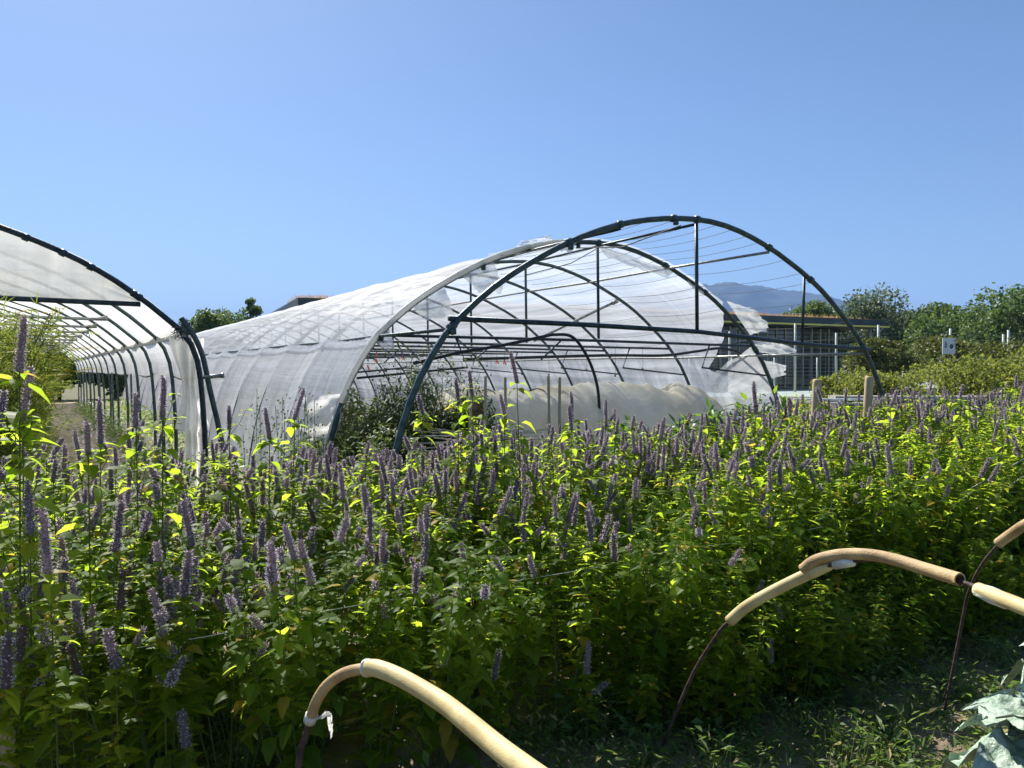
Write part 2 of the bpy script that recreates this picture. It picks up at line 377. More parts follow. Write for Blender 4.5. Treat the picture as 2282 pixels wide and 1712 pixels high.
for nm, (w, z), mat in (('ridge_purlin', (6.1, 3.22), 'steel_dark'), ('purlin', (7.28, 3.0), 'galv'), ('purlin', (5.0, 3.06), 'steel_dark'), ('purlin', (3.03, 1.96), 'steel'), ('purlin', (9.14, 1.80), 'galv')):
    m = MB(); m.tube([W(w, E0 + i * SP, z + .01 * math.sin(i * 2.3)) for i in range(NH)], 0.017, 8)
    m.build(nm, M[mat], big, True)
for w in (4.6, 5.35, 5.6, 5.9, 6.3, 6.5, 6.75, 6.95, 7.15, 7.6, 7.95, 8.12, 8.45, 8.8, 9.0):      # wires
    m = MB(); z = at_w(w) + .02; pts = []
    for i in range(3):
        for q in range(6):
            t = q / 6; pts.append(W(w + .02 * math.sin(i * 9 + w * 40), E0 + (i + t) * SP, z - 4 * .045 * t * (1 - t) + .01 * math.sin(w * 99 + i)))
    m.tube(pts, 0.003, 5); m.build('wire', M['wire'], big)
# a loose strut that sticks out of a joint, seen inside
m = MB(); m.tube([W(6.05, E0 + 3.3, 2.02), W(7.25, E0 + 2.9, 2.62)], 0.02, 8); m.tube([W(7.22, E0 + 2.91, 2.60), W(7.3, E0 + 2.88, 2.645)], 0.032, 8)
m.build('brace', M['galv'], big, True)
m = MB(); m.tube([W(6.0, E0 + .15, 3.22), W(5.85, E0 + 1.0, 3.08), W(5.7, E0 + 1.75, 3.16)], .008, 5)
m.tube([W(6.1, E0 + SP, 3.2), W(5.8, E0 + SP + .2, 3.0), W(5.3, E0 + SP + .5, 2.85)], .006, 5); m.build('wire', M['wire'], big)

def film(prof, arcn, e_of, e1, ne, name, mat, parent, sp=SP, e0=E0, sag=0.05, i0=0, i1=None, pleat=0.012, seed=0, push=0.028):
    """a sheet over the hoops: sags between them, pleated, with a free near edge"""
    i1 = arcn if i1 is None else i1
    P, L = resample(prof, arcn); m = MB(); vs_ = []; uv = []; fs = []
    n1 = i1 - i0
    for i in range(i0, i1 + 1):
        w, z = P[i]; a = P[max(i - 1, 0)]; b = P[min(i + 1, arcn)]
        d = Vector((b[0] - a[0], b[1] - a[1])).normalized(); nw, nzz = -d.y, d.x
        es = e_of(w, z, i / arcn); fr = i / arcn
        for j in range(ne + 1):
            tt = j / ne; tt = tt * (0.55 + 0.45 * tt)
            e = es + (e1 - es) * tt
            ph_ = ((e - e0) / sp) % 1.0
            low = max(0, min(1, (abs(fr - .5) - .22) * 6))
            off = push - 4 * sag * ph_ * (1 - ph_) * (0.5 + .7 * low)
            off += pleat * (nz3(e * 9, fr * 5, seed) * (.2 + low)) + .022 * nz3(e * 1.3, fr * 9, seed + 5) + .012 * nz3(e * .5, fr * 45, seed + 8)
            vs_.append(W(w + nw * off, e, max(-0.02, z + nzz * off))); uv.append((e, fr * L))
    for i in range(n1):
        for j in range(ne):
            a = i * (ne + 1) + j; fs.append((a, a + 1, a + ne + 2, a + ne + 1))
    m.add(vs_, fs, 0, uv); return m.build(name, mat, parent, True)
def big_edge(w, z, fr):
    if w > 8.35 and z > 1.15:
        t = (2.5 - z) / 1.0                          # the torn opening at the right shoulder
        open_ = {True: 0}.get(t < 0, 0)
        if 0 <= t: open_ = min(1, t / .35) * 0.45 + max(0, min(1, (t - .4) / .5)) * 0.75
        if z < 1.62: open_ *= max(0, (z - 1.2) / .42)
        return E0 + SP + open_ + .03 * nz3(z * 9, 2)
    return E0 + SP - .03 + .05 * nz3(w * 5, z * 5)
film(PROF, 230, big_edge, E0 + SP * (NH - 1), 330, 'film_cover', M['film'], big, i0=42, pleat=.026, push=.045, sag=.07)
# second layer laid over the flank below the eave: laps a hand's width over the first
def lap_edge(w, z, fr): return E0 + SP + .01 * nz3(w * 3, z * 4)
film(PROF, 230, lap_edge, E0 + SP * (NH - 1), 260, 'side_film', M['film_side'], big, i0=2, i1=44, pleat=0.026, push=0.024, sag=.07)
# rolled film wrapped on the second hoop + crumpled bunch at its crown
m = MB(); e = E0 + SP
pts = [(w, z) for w, z in P120 if 2.6 < w < 5.6]
m.tube([W(w - .012, e - .02, z + .012) for w, z in pts], [0.036 + .008 * nz3(w * 9, 1) for w, z in pts], 10)
m.build('rolled_film', M['film_old'], big, True)
def rag(name, corners, n, amp, mat, parent, seed=0, hang=0.0):
    """a torn scrap: bilinear patch, crumpled, ragged lower edge"""
    a, b, c, d = [Vector(x) for x in corners]; m = MB(); vs_ = []; uv = []; fs = []
    nrm = (b - a).cross(d - a).normalized()
    for i in range(n + 1):
        for j in range(n + 1):
            u, v = i / n, j / n * (1 + .30 * nz3(i / n * 4, seed * 3.3)); u += .10 * nz3(j / n * 5, seed * 1.7) * (j / n)
            p = (a * (1 - u) + b * u) * (1 - v) + (d * (1 - u) + c * u) * v
            p = p + nrm * amp * (nz3(u * 4, v * 3, seed) + .5 * nz3(u * 10, v * 8, seed + 4)) + Vector((0, 0, -hang * v * v))
            vs_.append(p); uv.append((u * .6 + seed, v * .6))
    for i in range(n):
        for j in range(n):
            k = i * (n + 1) + j; fs.append((k, k + 1, k + n + 2, k + n + 1))
    m.add(vs_, fs, 0, uv); return m.build(name, mat, parent, True)
ee = E0 + SP
rag('torn_film', [W(4.05, ee, 2.72), W(4.5, ee - .02, 2.93), W(4.62, ee - .05, 2.55), W(4.3, ee - .08, 2.5)], 14, .07, M['film_clear'], big, 1)
rag('torn_film', [W(3.42, ee, 2.32), W(3.85, ee, 2.58), W(3.95, ee - .06, 2.22), W(3.62, ee - .05, 2.12)], 14, .07, M['film_clear'], big, 2)
rag('torn_film', [W(2.98, ee, 1.92), W(3.15, ee, 2.08), W(3.2, ee - .06, 1.84), W(3.1, ee - .05, 1.8)], 8, .05, M['film_clear'], big, 3)
rag('torn_film', [W(4.65, ee, 3.0), W(5.9, ee - .02, 3.26), W(5.7, ee + .45, 3.25), W(4.6, ee + .35, 3.02)], 26, .06, M['film_clear'], big, 4)
rag('torn_film', [W(4.75, ee - .03, 3.06), W(5.35, ee - .03, 3.21), W(5.3, ee - .08, 3.29), W(4.9, ee - .05, 3.19)], 18, .06, M['film_clear'], big, 14)
rag('torn_film', [W(5.55, ee - .03, 3.24), W(5.75, ee - .03, 3.27), W(5.55, ee - .15, 3.06), W(5.42, ee - .1, 3.12)], 8, .05, M['film_clear'], big, 5)
rag('torn_film', [W(6.1, ee, 3.24), W(7.45, ee, 2.98), W(7.3, ee - .03, 2.88), W(6.2, ee - .03, 3.1)], 20, .04, M['film_clear'], big, 6)
rag('torn_film', [W(7.6, ee, 2.94), W(8.02, ee, 2.76), W(8.0, ee - .04, 2.66), W(7.75, ee - .03, 2.78)], 8, .03, M['film_old'], big, 7)
rag('torn_film', [W(8.55, ee + .05, 2.62), W(9.0, ee, 2.12), W(9.35, ee - .15, 2.22), W(8.93, ee - .12, 2.5)], 16, .09, M['film_clear'], big, 8)
rag('torn_film', [W(9.0, ee, 2.1), W(9.22, ee, 1.86), W(9.62, ee - .32, 1.78), W(9.52, ee - .28, 2.02)], 16, .09, M['film_clear'], big, 9)
rag('torn_film', [W(9.12, ee + .02, 1.98), W(9.66, ee, 1.2), W(9.45, ee + .5, 1.0), W(9.05, ee + 1.0, 1.42)], 16, .05, M['film_clear'], big, 10)
rag('torn_film', [W(9.3, ee, 1.74), W(9.5, ee, 1.45), W(9.62, ee - .15, 1.5), W(9.56, ee - .18, 1.66)], 8, .03, M['film_clear'], big, 11)
rag('torn_film', [W(9.6, ee, 1.15), W(9.86, ee, 0.1), W(9.8, ee + .9, 0.1), W(9.5, ee + .8, 1.1)], 14, .03, M['film_clear'], big, 12)
rag('torn_film', [W(2.66, ee - .03, 1.34), W(2.52, ee - .04, .85), W(2.25, ee + .45, .8), W(2.32, ee + .55, 1.28)], 14, .05, M['film_old'], big, 13)
# wires with hooks and red clips hung from the ties
hk = random.Random(5)
for i in range(30):
    k = hk.randint(2, 9); w = hk.uniform(3.3, 8.7); z = 1.95; L = hk.uniform(.25, .5)
    e = E0 + SP * k; o = W(w, e, z); m = MB()
    m.tube([W(w, e, z), W(w + .01, e, z - L), ], .0035, 4); m.tube([W(w, e, z - L), W(w, e, z - L - .035)], .016, 6)
    h = m.build('crop_hook', M['wire'], None, loc=o)
    if i == 0: pass
    tag(h, 'thin wire crop hook hanging from a tie bar inside the big tunnel', 'hook', 'crop hooks under the tie bars')
for i in range(26):
    k = hk.randint(2, 9); w = hk.uniform(3.1, 6.2); e = E0 + SP * k; z = hk.uniform(1.62, 1.96)
    m = MB(); m.box((0, 0, 0), (.018, .018, .05)); m.box((.015, 0, -.035), (.02, .012, .05), (Vector((.9, 0, .4)), Vector((0, 1, 0)), Vector((-.4, 0, .9))))
    m.box((-.012, 0, -.035), (.014, .012, .04))
    c = m.build('plant_clip', M['clip'], None); c.location = W(w, e, z)
    tag(c, 'small red plant clip left on the wires inside the big tunnel', 'clip', 'red clips inside the tunnel')
    m = MB(); m.tube([W(w, e, z), W(w, e, 1.97)], .003, 4); s = m.build('string', M['wire'], None)
    s.parent = c; s.data.transform(Matrix.Translation(-c.location))

# black water pipes bent inside the tunnel
def pipe(pts, r, label, name='water_pipe', mat='black', group=None, cat='pipe'):
    m = MB(); p = crom(pts, 8); m.tube(p, r, 10); o = m.build(name, M[mat], None, True, loc=p[-1]); return tag(o, label, cat, group)
ea = 7.25
def ZP(w, e, z): return W(w, e, z)
pipe([W(3.15, ea, 1.66), W(3.7, ea, 1.78), W(4.2, ea, 1.86), W(4.75, ea, 1.97), W(4.93, ea, 2.0), W(5.18, ea, 1.98), W(5.38, ea, 1.78), W(5.52, ea, 1.5), W(5.58, ea, 1.2), W(5.58, ea, 0.6), W(5.58, ea, -.02)], .019,
     'black plastic pipe arching down to the ground in the middle of the tunnel mouth')
eb = 8.35
pipe([W(4.3, eb, 1.72), W(6.5, eb, 1.79), W(7.6, eb, 1.80), W(8.3, eb, 1.87), W(8.8, eb, 1.92), W(9.3, eb, 1.83), W(9.75, eb, 1.55), W(10.0, eb, 1.2), W(10.1, eb, .8), W(10.12, eb, .4), W(10.12, eb, -.02)], .021,
     'black plastic pipe curving down outside the torn film at the tunnel right side')

# ---------------------------------------------------------------- left polytunnel
def hitL(u, v, e0):
    a = (u - 512) / 750.0; b = (369 - v) / 750.0
    Y = e0 / (a * EX + EY); return (a * Y * WX + Y * WY, CAM_H + b * Y)
EL = 10.0
LP = [hitL(u, v, EL) for u, v in ((0, 227), (56, 249), (104, 273.3), (142.8, 299.3), (165, 317), (184, 333.5), (194.7, 351.2), (199.6, 372.3), (202, 396.7))]
wr, zr = LP[-1]
LP = LP + [(wr + .03, .7), (wr + .03, .3), (wr + .03, -.05)]
w0_, z0_ = LP[0]; apex = w0_ - 1.75; zap = z0_ + .36
left_half = [(2 * apex - w, z) for w, z in reversed(LP)]
LPROF = left_half + [(apex - .9, zap - .10), (apex, zap), (apex + .9, zap - .10)] + LP
L48, _ = resample(LPROF, 56)
NL = 15; SL = 2.3; YAW = 0.026
lt = empty('polytunnel', W(0, EL, 0), 'tall cream polytunnel cut by the left edge of the photo, with its side rolled up', 'polytunnel')
def WL(w, e, z): return W(w - YAW * (e - EL), e, z)
def wat(w, prof):
    best = 0
    for a, b in zip(prof, prof[1:]):
        if a[0] <= w <= b[0] and (a[1] + b[1]) / 2 > 1.8: return a[1] + (b[1] - a[1]) * (w - a[0]) / max(1e-9, b[0] - a[0])
    return 2.0
jw, jz = hitL(141.2, 304.5, EL)
ew, ez = hitL(184, 333.5, EL)
for k in range(NL):
    e = EL + SL * k; m = MB()
    m.tube([WL(w, e, z) for w, z in L48], 0.034 if k == 0 else 0.027, 10)
    if k == 0:
        for w in (-.9, -.33, 0.02, .3, .75, jw - .02):
            z = wat(w, LPROF); m.tube([WL(w - .03, e, wat(w - .03, LPROF)), WL(w + .03, e, wat(w + .03, LPROF))], .043, 10)
    m.build('hoop', M['steel_dark'] if k == 0 else M['steel'], lt, True)
    m = MB(); zt = jz if k == 0 else jz - .06; wt = jw if k == 0 else jw - .2
    m.tube([WL(2 * apex - wt, e, zt), WL(apex, e, zt + .02), WL(wt, e, zt)], .03 if k == 0 else .021, 8)
    if k: m.tube([WL(wt - .14, e, zt), WL(wt + .02, e, zt + .02)], [.021, .04], 8)
    m.build('tie_bar', M['steel_dark'] if k == 0 else M['galv'], lt, True)
    if k % 2 == 1:
        m = MB(); m.tube([WL(wr - .05, e + .8, 1.5), WL(wr - .02, e + .8, -.02)], .022, 6); m.build('side_post', M['steel'], lt, True)
le = EL + SL * (NL - 1)
m = MB(); m.bar(WL(ew, EL - .05, ez), WL(ew, le, ez), .05, .09); m.tube([WL(ew + .02, EL - .05, ez + .05), WL(ew + .02, le, ez + .05)], .02, 8); m.build('eave_rail', M['galv'], lt)
m = MB(); m.tube([WL(apex, EL, zap - .05), WL(apex, le, zap - .05)], .02, 6); m.build('ridge_purlin', M['galv'], lt, True)
m = MB(); m.tube([WL(wr + .02, EL + .3 + i * .5, 1.50 - .05 * math.sin(i * .7)) for i in range(int((le - EL) / .5))], .016, 6); m.build('roll_bar', M['bark'], lt, True)
LP200, LARC = resample(LPROF, 200)
ie = min(range(100, 201), key=lambda i: abs(LP200[i][0] - ew) + abs(LP200[i][1] - ez))
ib = min(range(ie, 201), key=lambda i: abs(LP200[i][1] - 1.5))
def filmL(i0, i1, name, mat, ne=200, hang=0, es=0, sag=.06, seed=0, zmin=-1, pleat=.012):
    m = MB(); vs_ = []; uv = []; fs = []
    for i in range(i0, i1 + 1):
        w, z = LP200[i]
        for j in range(ne + 1):
            e = EL + es + (le - EL - es) * (j / ne) ** 1.3; ph_ = ((e - EL) / SL) % 1
            off = .03 - 4 * sag * ph_ * (1 - ph_) + .02 * nz3(e * 1.4, i * .08, seed) + pleat * nz3(e * 8, i * .1, seed + 3)
            a = LP200[max(0, i - 1)]; b = LP200[min(200, i + 1)]; d = Vector((b[0] - a[0], b[1] - a[1])).normalized()
            vs_.append(WL(w - d.y * off, e, z + d.x * off)); uv.append((e, i / 200 * LARC))
    for i in range(i1 - i0):
        for j in range(ne):
            k = i * (ne + 1) + j; fs.append((k, k + 1, k + ne + 2, k + ne + 1))
    m.add(vs_, fs, 0, uv); return m.build(name, mat, lt, True)
filmL(0, ie, 'film_cover', M['film_old'])
filmL(ie, ib, 'side_film', M['film_old'], es=.05, seed=4, pleat=.02)
# low skirt of film along the ground and a bunched curtain at the corner
m = MB(); vs_ = []; uv = []; fs = []; ne = 120
for i in range(7):
    for j in range(ne + 1):
        e = EL + .2 + (le - EL) * j / ne
        hgt = (.42 + .14 * nz3(e * .6, 7) - .12 * math.sin((e - EL) / SL * math.pi * 2) ** 2) * i / 6
        vs_.append(WL(wr + .05 + .04 * nz3(e * 2, i * .4), e, hgt)); uv.append((e, i * .1))
for i in range(6):
    for j in range(ne):
        k = i * (ne + 1) + j; fs.append((k, k + 1, k + ne + 2, k + ne + 1))
m.add(vs_, fs, 0, uv); m.build('skirt_film', M['film_old'], lt, True)
m = MB(); vs_ = []; uv = []; fs = []; nn = 34
for i in range(31):
    t = i / 30; z = ez - .05 - (ez - .05) * t
    wd = .42 - .25 * math.sin(min(1, t * 1.6) * math.pi) ** 2 if t < .6 else .19 + .1 * (t - .6)
    c = wr - .16 + .10 * t
    for j in range(nn + 1):
        s = j / nn - .5
        vs_.append(WL(c + s * wd, EL + .05 + .05 * math.sin(s * 17 + t * 4) + .10 * abs(s) + .04 * nz3(s * 4, t * 5, 3), z)); uv.append((s * .7, t * 2))
for i in range(30):
    for j in range(nn):
        k = i * (nn + 1) + j; fs.append((k, k + 1, k + nn + 2, k + nn + 1))
m.add(vs_, fs, 0, uv); m.build('bunched_film', M['film_old'], lt, True)
# gable sheet: between near hoop and its tie bar, and the flap beside the joint
m = MB(); vs_ = []; uv = []; fs = []; nx, ny = 90, 14
for i in range(nx + 1):
    w = apex - 2.6 + (jw + 2.6 - apex) * i / nx
    zt = wat(w, LPROF) if w < jw else jz
    for j in range(ny + 1):
        t = j / ny; z = jz + (max(zt, jz + .01) - jz) * t
        fold = .05 * nz3(w * 1.3, t * 1.5, 8) + .05 * math.exp(-((w + .12 - .1 * t) / .09) ** 2) + .06 * math.exp(-((w - .35 - .22 * t) / .06) ** 2) + .015 * nz3(w * 9, t * 6, 1)
        vs_.append(WL(w, EL + .045 + fold * math.sin(math.pi * t) ** .5, z)); uv.append((w, z))
for i in range(nx):
    for j in range(ny):
        k = i * (ny + 1) + j; fs.append((k, k + ny + 1, k + ny + 2, k + 1))
m.add(vs_, fs, 0, uv); m.build('gable_film', M['film_old'], lt, True)
m = MB()
for i in range(60):                                  # frayed twine round the corner joint
    a = WL(ew, EL - .03, ez + .05) + rv(.06); m.tube([a, a + rv(.09), a + rv(.1)], .004, 4)
m.build('twine', M['wire'], lt)
# bare curved tube leaning outside the corner
hp = [hitL(u, v, EL - .3) for u, v in ((181.5, 317.8), (188, 327), (194.8, 337), (201.8, 353), (206, 370), (209.5, 388), (214, 408), (219, 432))]
m = MB(); p = crom([W(w, EL - .3, z) for w, z in hp] + [W(hp[-1][0] + .12, EL - .3, -.02)], 6); m.tube(p, .033, 10)
lean = m.build('bent_tube', M['steel'], None, True, loc=p[-1]); tag(lean, 'bare green steel tube curving upright between the two tunnels', 'steel tube')
m = MB(); m.tube([WL(wr - .05, EL - .3, 1.50), WL(wr + .17, EL - .36, 1.52)], .026, 8); m.tube([WL(wr + .15, EL - .36, 1.52), WL(wr + .19, EL - .365, 1.522)], .034, 8)
st = m.build('cross_stub', M['galv'], None, True, loc=WL(wr - .05, EL - .3, 1.5)); tag(st, 'short grey pipe stub crossing the bare curved tube at mid height', 'pipe')

# ---------------------------------------------------------------- fleece low tunnel, stakes, clutter inside
fl = empty('crop_cover', W(5.6, 7.75, 0), 'long cream fleece cover draped over a low row inside the big tunnel', 'crop cover')
m = MB(); vs_ = []; uv = []; fs = []; na, nb = 34, 170
for j in range(nb + 1):
    w = 3.75 + 4.55 * j / nb; endt = max(0, (w - 7.3) / 1.0)
    hh = 1.34 * (1 - endt ** 2.2) ** .5 if endt < 1 else .02
    hh = max(.03, hh) + .035 * nz3(w * 1.1, 5) + .02 * abs(math.sin(w * 2.6))
    for i in range(na + 1):
        a = math.pi * i / na
        bx = .74 * (abs(math.cos(a)) ** .8) * (1 if math.cos(a) > 0 else -1)
        bz = (math.sin(a) ** .75) if 0 < i < na else 0
        wr_ = .10 * nz3(w * 1.8, a * 1.5, 1) + .05 * nz3(w * 6 + a * 3, a * 4, 2) + .035 * nz3(w * 12 + a * 7, a * 5, 4)
        vs_.append(W(w + endt * .1 * bz, 7.75 + (bx + wr_) * (1 - .5 * min(1, endt)), max(0, hh * bz * (1 + wr_)))); uv.append((w, a))
for j in range(nb):
    for i in range(na):
        k = j * (na + 1) + i; fs.append((k, k + 1, k + na + 2, k + na + 1))
m.add(vs_, fs, 0, uv); m.build('fleece', M['fleece'], fl, True)
for w in (4.3, 5.0, 6.2, 6.5, 7.35):
    m = MB(); m.tube([W(w + .02 * math.sin(i), 7.75 + .74 * math.cos(math.pi * i / 16), 1.36 * math.sin(math.pi * i / 16) ** .8) for i in range(17)], .008, 6); m.build('support_hoop', M['wire'], fl, True)
for i, (u, v, Y, lab) in enumerate(((467.8, 376, 7.4, 'thin square wooden stake, leftmost in front of the cream fleece'), (484, 376.5, 7.5, 'thin square wooden stake, second from the left before the cream fleece'),
        (506.3, 377.5, 7.7, 'thin square wooden stake, third from the left before the cream fleece'), (551, 376, 7.6, 'thin square wooden stake, left one of the close pair before the fleece'), (558.5, 377.5, 7.9, 'thin square wooden stake, right one of the close pair before the fleece'))):
    x = (u - 512) / 750 * Y; z = CAM_H - (v - 369) / 750 * Y; m = MB()
    m.box((x, Y, z / 2), (.028, .028, z)); m.add([(x - .014, Y - .014, z), (x + .014, Y - .014, z), (x + .014, Y + .014, z), (x - .014, Y + .014, z), (x + .004, Y, z + .012)], [(0, 1, 4), (1, 2, 4), (2, 3, 4), (3, 0, 4)])
    o = m.build('wooden_stake', M['wood_grey'], None, loc=(x, Y, 0)); o.rotation_euler = (0, R((1.2, .6, -.4, -1.0, .5)[i]), 0); tag(o, lab, 'stake', 'thin stakes in the tunnel mouth')
for u, v, Y, lab, lean in ((809.5, 379, 6.3, 'thick round wooden post standing in the mint, left of the pair', 2.5), (860.5, 376, 6.7, 'thick round wooden post standing in the mint, right of the pair', 3.0)):
    x = (u - 512) / 750 * Y; z = CAM_H - (v - 369) / 750 * Y; m = MB()
    pr = [(.030, 0), (.031, .5), (.036, 1.0), (.036, z - .03), (.034, z - .012), (.027, z)]
    m.tube([(x, Y, q[1]) for q in pr], [q[0] for q in pr], 20); o = m.build('wooden_post', M['wood'], None, True, loc=(x, Y, 0)); o.rotation_euler = (0, R(lean), 0); tag(o, lab, 'post', 'round posts among the flowers')
# heap of dry stalks and a clay block
m = MB(); rs = random.Random(3)
for i in range(130):
    c = W(rs.uniform(3.2, 4.1), rs.uniform(6.3, 6.9), rs.uniform(.5, .98)); d = W(rs.uniform(.3, .6), rs.uniform(-.15, .1), 0) - W(0, 0, 0); d.z = rs.uniform(-.08, .06); m.tube([c - d * .8, c + d * .8], .006, 4)
tag(m.build('stalk_heap', M['straw'], None, loc=W(3.7, 6.6, 0)), 'heap of pale dry stalks stacked behind the flowers by the tunnel mouth', 'stalk heap')
m = MB()
for r_ in range(5): m.box(W(3.72, 7.0, .13 + .25 * r_), (.13, .2, .235), (Vector((WX, WY, 0)), Vector((EX, EY, 0)), Vector((0, 0, 1))))
tag(m.build('clay_blocks', M['brick'], None, loc=W(3.72, 7.0, 0)), 'stack of orange clay blocks half hidden beside the dark bush', 'clay blocks')

# ---------------------------------------------------------------- foliage tools
def leaf(m, base, d, up, L, wd, mi=0, droop=.35, fold=.35, seg=6, tooth=.10):
    """toothed oval leaf folded along its midrib and drooping to a point"""
    d = d.normalized(); side = d.cross(up)
    side = side.normalized() if side.length > 1e-4 else d.orthogonal().normalized()
    n = side.cross(d).normalized(); vs_ = []
    for i in range(seg + 1):
        t = i / seg
        prof = math.sin(math.pi * t ** .62) ** .85 if 0 < t < 1 else 0
        wv = wd * .5 * prof * (1 + (tooth if i % 2 else -tooth))
        c = base + d * (L * (t - .12 * droop * t * t)) - n * (L * droop * t * t * .8)
        vs_ += [c - side * wv + n * (wv * fold), c, c + side * wv + n * (wv * fold)]
    fs = []
    for i in range(seg):
        a = i * 3; fs += [(a, a + 1, a + 4, a + 3), (a + 1, a + 2, a + 5, a + 4)]
    m.add(vs_, fs, mi)
def blade(m, a, b, wd, mi=0, bend=.0):
    d = (b - a); s = d.cross(Vector((random.uniform(-1, 1), random.uniform(-1, 1), .3)))
    s = s.normalized() * wd if s.length > 1e-6 else Vector((wd, 0, 0))
    mid = (a + b) / 2 + Vector((0, 0, bend)); m.add([a - s * .6, a + s * .6, mid + s, b, mid - s], [(0, 1, 2, 3, 4)], mi)

# ---------------------------------------------------------------- flower spikes
def spike_mesh(seed, L=.10, open_=.3, dry=False):
    rn = random.Random(seed); m = MB(); n = 12; bend = rn.uniform(-.03, .03)
    def ctr(t): return Vector((bend * math.sin(t * 2.2) * L * 8 * t, 0, t * L))
    def rad(t): return .0074 * (1 - .15 * t) * (math.sin(math.pi * min(1, (1 - t) * 4.5) / 2) ** .6) * (.85 + .15 * math.sin(t * L / .0095 * 2 * math.pi)) + .0012
    m.tube([ctr(i / n) for i in range(n + 1)], [rad(i / n) for i in range(n + 1)], 7, 0)
    wh = int(L / .0062)
    for k in range(wh):
        t = (k + .3) / wh; q = 11 if t < .85 else 7; ph_ = rn.uniform(0, 6)
        for j in range(q):
            a = ph_ + 2 * math.pi * j / q + rn.uniform(-.2, .2); rd = Vector((math.cos(a), math.sin(a), 0)); tg = Vector((-rd.y, rd.x, 0))
            c = ctr(t) + rd * rad(t) * .75 + Vector((0, 0, rn.uniform(-.0015, .0015)))
            ln = rn.uniform(.0045, .0075) * (1 - .12 * t); d = (rd + Vector((0, 0, rn.uniform(.35, .9)))).normalized()
            wv = .0016; up = d.cross(tg).normalized()
            tip = c + d * ln
            m.add([c - tg * wv, c + tg * wv, c + up * wv * 1.3, tip - tg * wv * .7, tip + tg * wv * .7, tip + up * wv], [(0, 1, 4, 3), (1, 2, 5, 4), (2, 0, 3, 5)], 0)
            if rn.random() < .55:                     # long pale stamens and hairs
                hd = (rd + Vector((0, 0, rn.uniform(-.1, .5)))).normalized(); q0 = tip - d * .001; q1 = q0 + hd * rn.uniform(.003, .0065); hw = tg * rn.uniform(.00035, .0006)
                m.add([q0 - hw, q0 + hw, q1 + hw * .8, q1 - hw * .8], [(0, 1, 2, 3)], 1)
            if rn.random() < open_ * (1.6 - .6 * t):
                f = tip + d * rn.uniform(.0015, .004) + Vector((0, 0, rn.uniform(-.001, .002))); wv = rn.uniform(.0012, .0022)
                m.add([tip - tg * .0006, tip + tg * .0006, f + tg * wv, f - tg * wv], [(0, 1, 2, 3)], 1)
                f2 = f + (rd * .0025 - Vector((0, 0, .0015))); m.add([f - tg * wv, f + tg * wv, f2 + tg * wv * .8, f2 - tg * wv * .8], [(0, 1, 2, 3)], 1)
                s2 = f + d * .006 + tg * rn.uniform(-.003, .003); m.add([f - tg * .0005, f + tg * .0005, s2], [(0, 1, 2)], 1)
    return m.mesh('flower_spike', [M['calyx_dry'] if dry else M['calyx'], M['petal']])
SPK = [spike_mesh(1, .10, .42), spike_mesh(2, .085, .55), spike_mesh(3, .12, .40), spike_mesh(4, .065, .5), spike_mesh(5, .10, .30), spike_mesh(6, .135, .45), spike_mesh(7, .05, .6)]
SPK_DRY = spike_mesh(8, .09, .1, True)

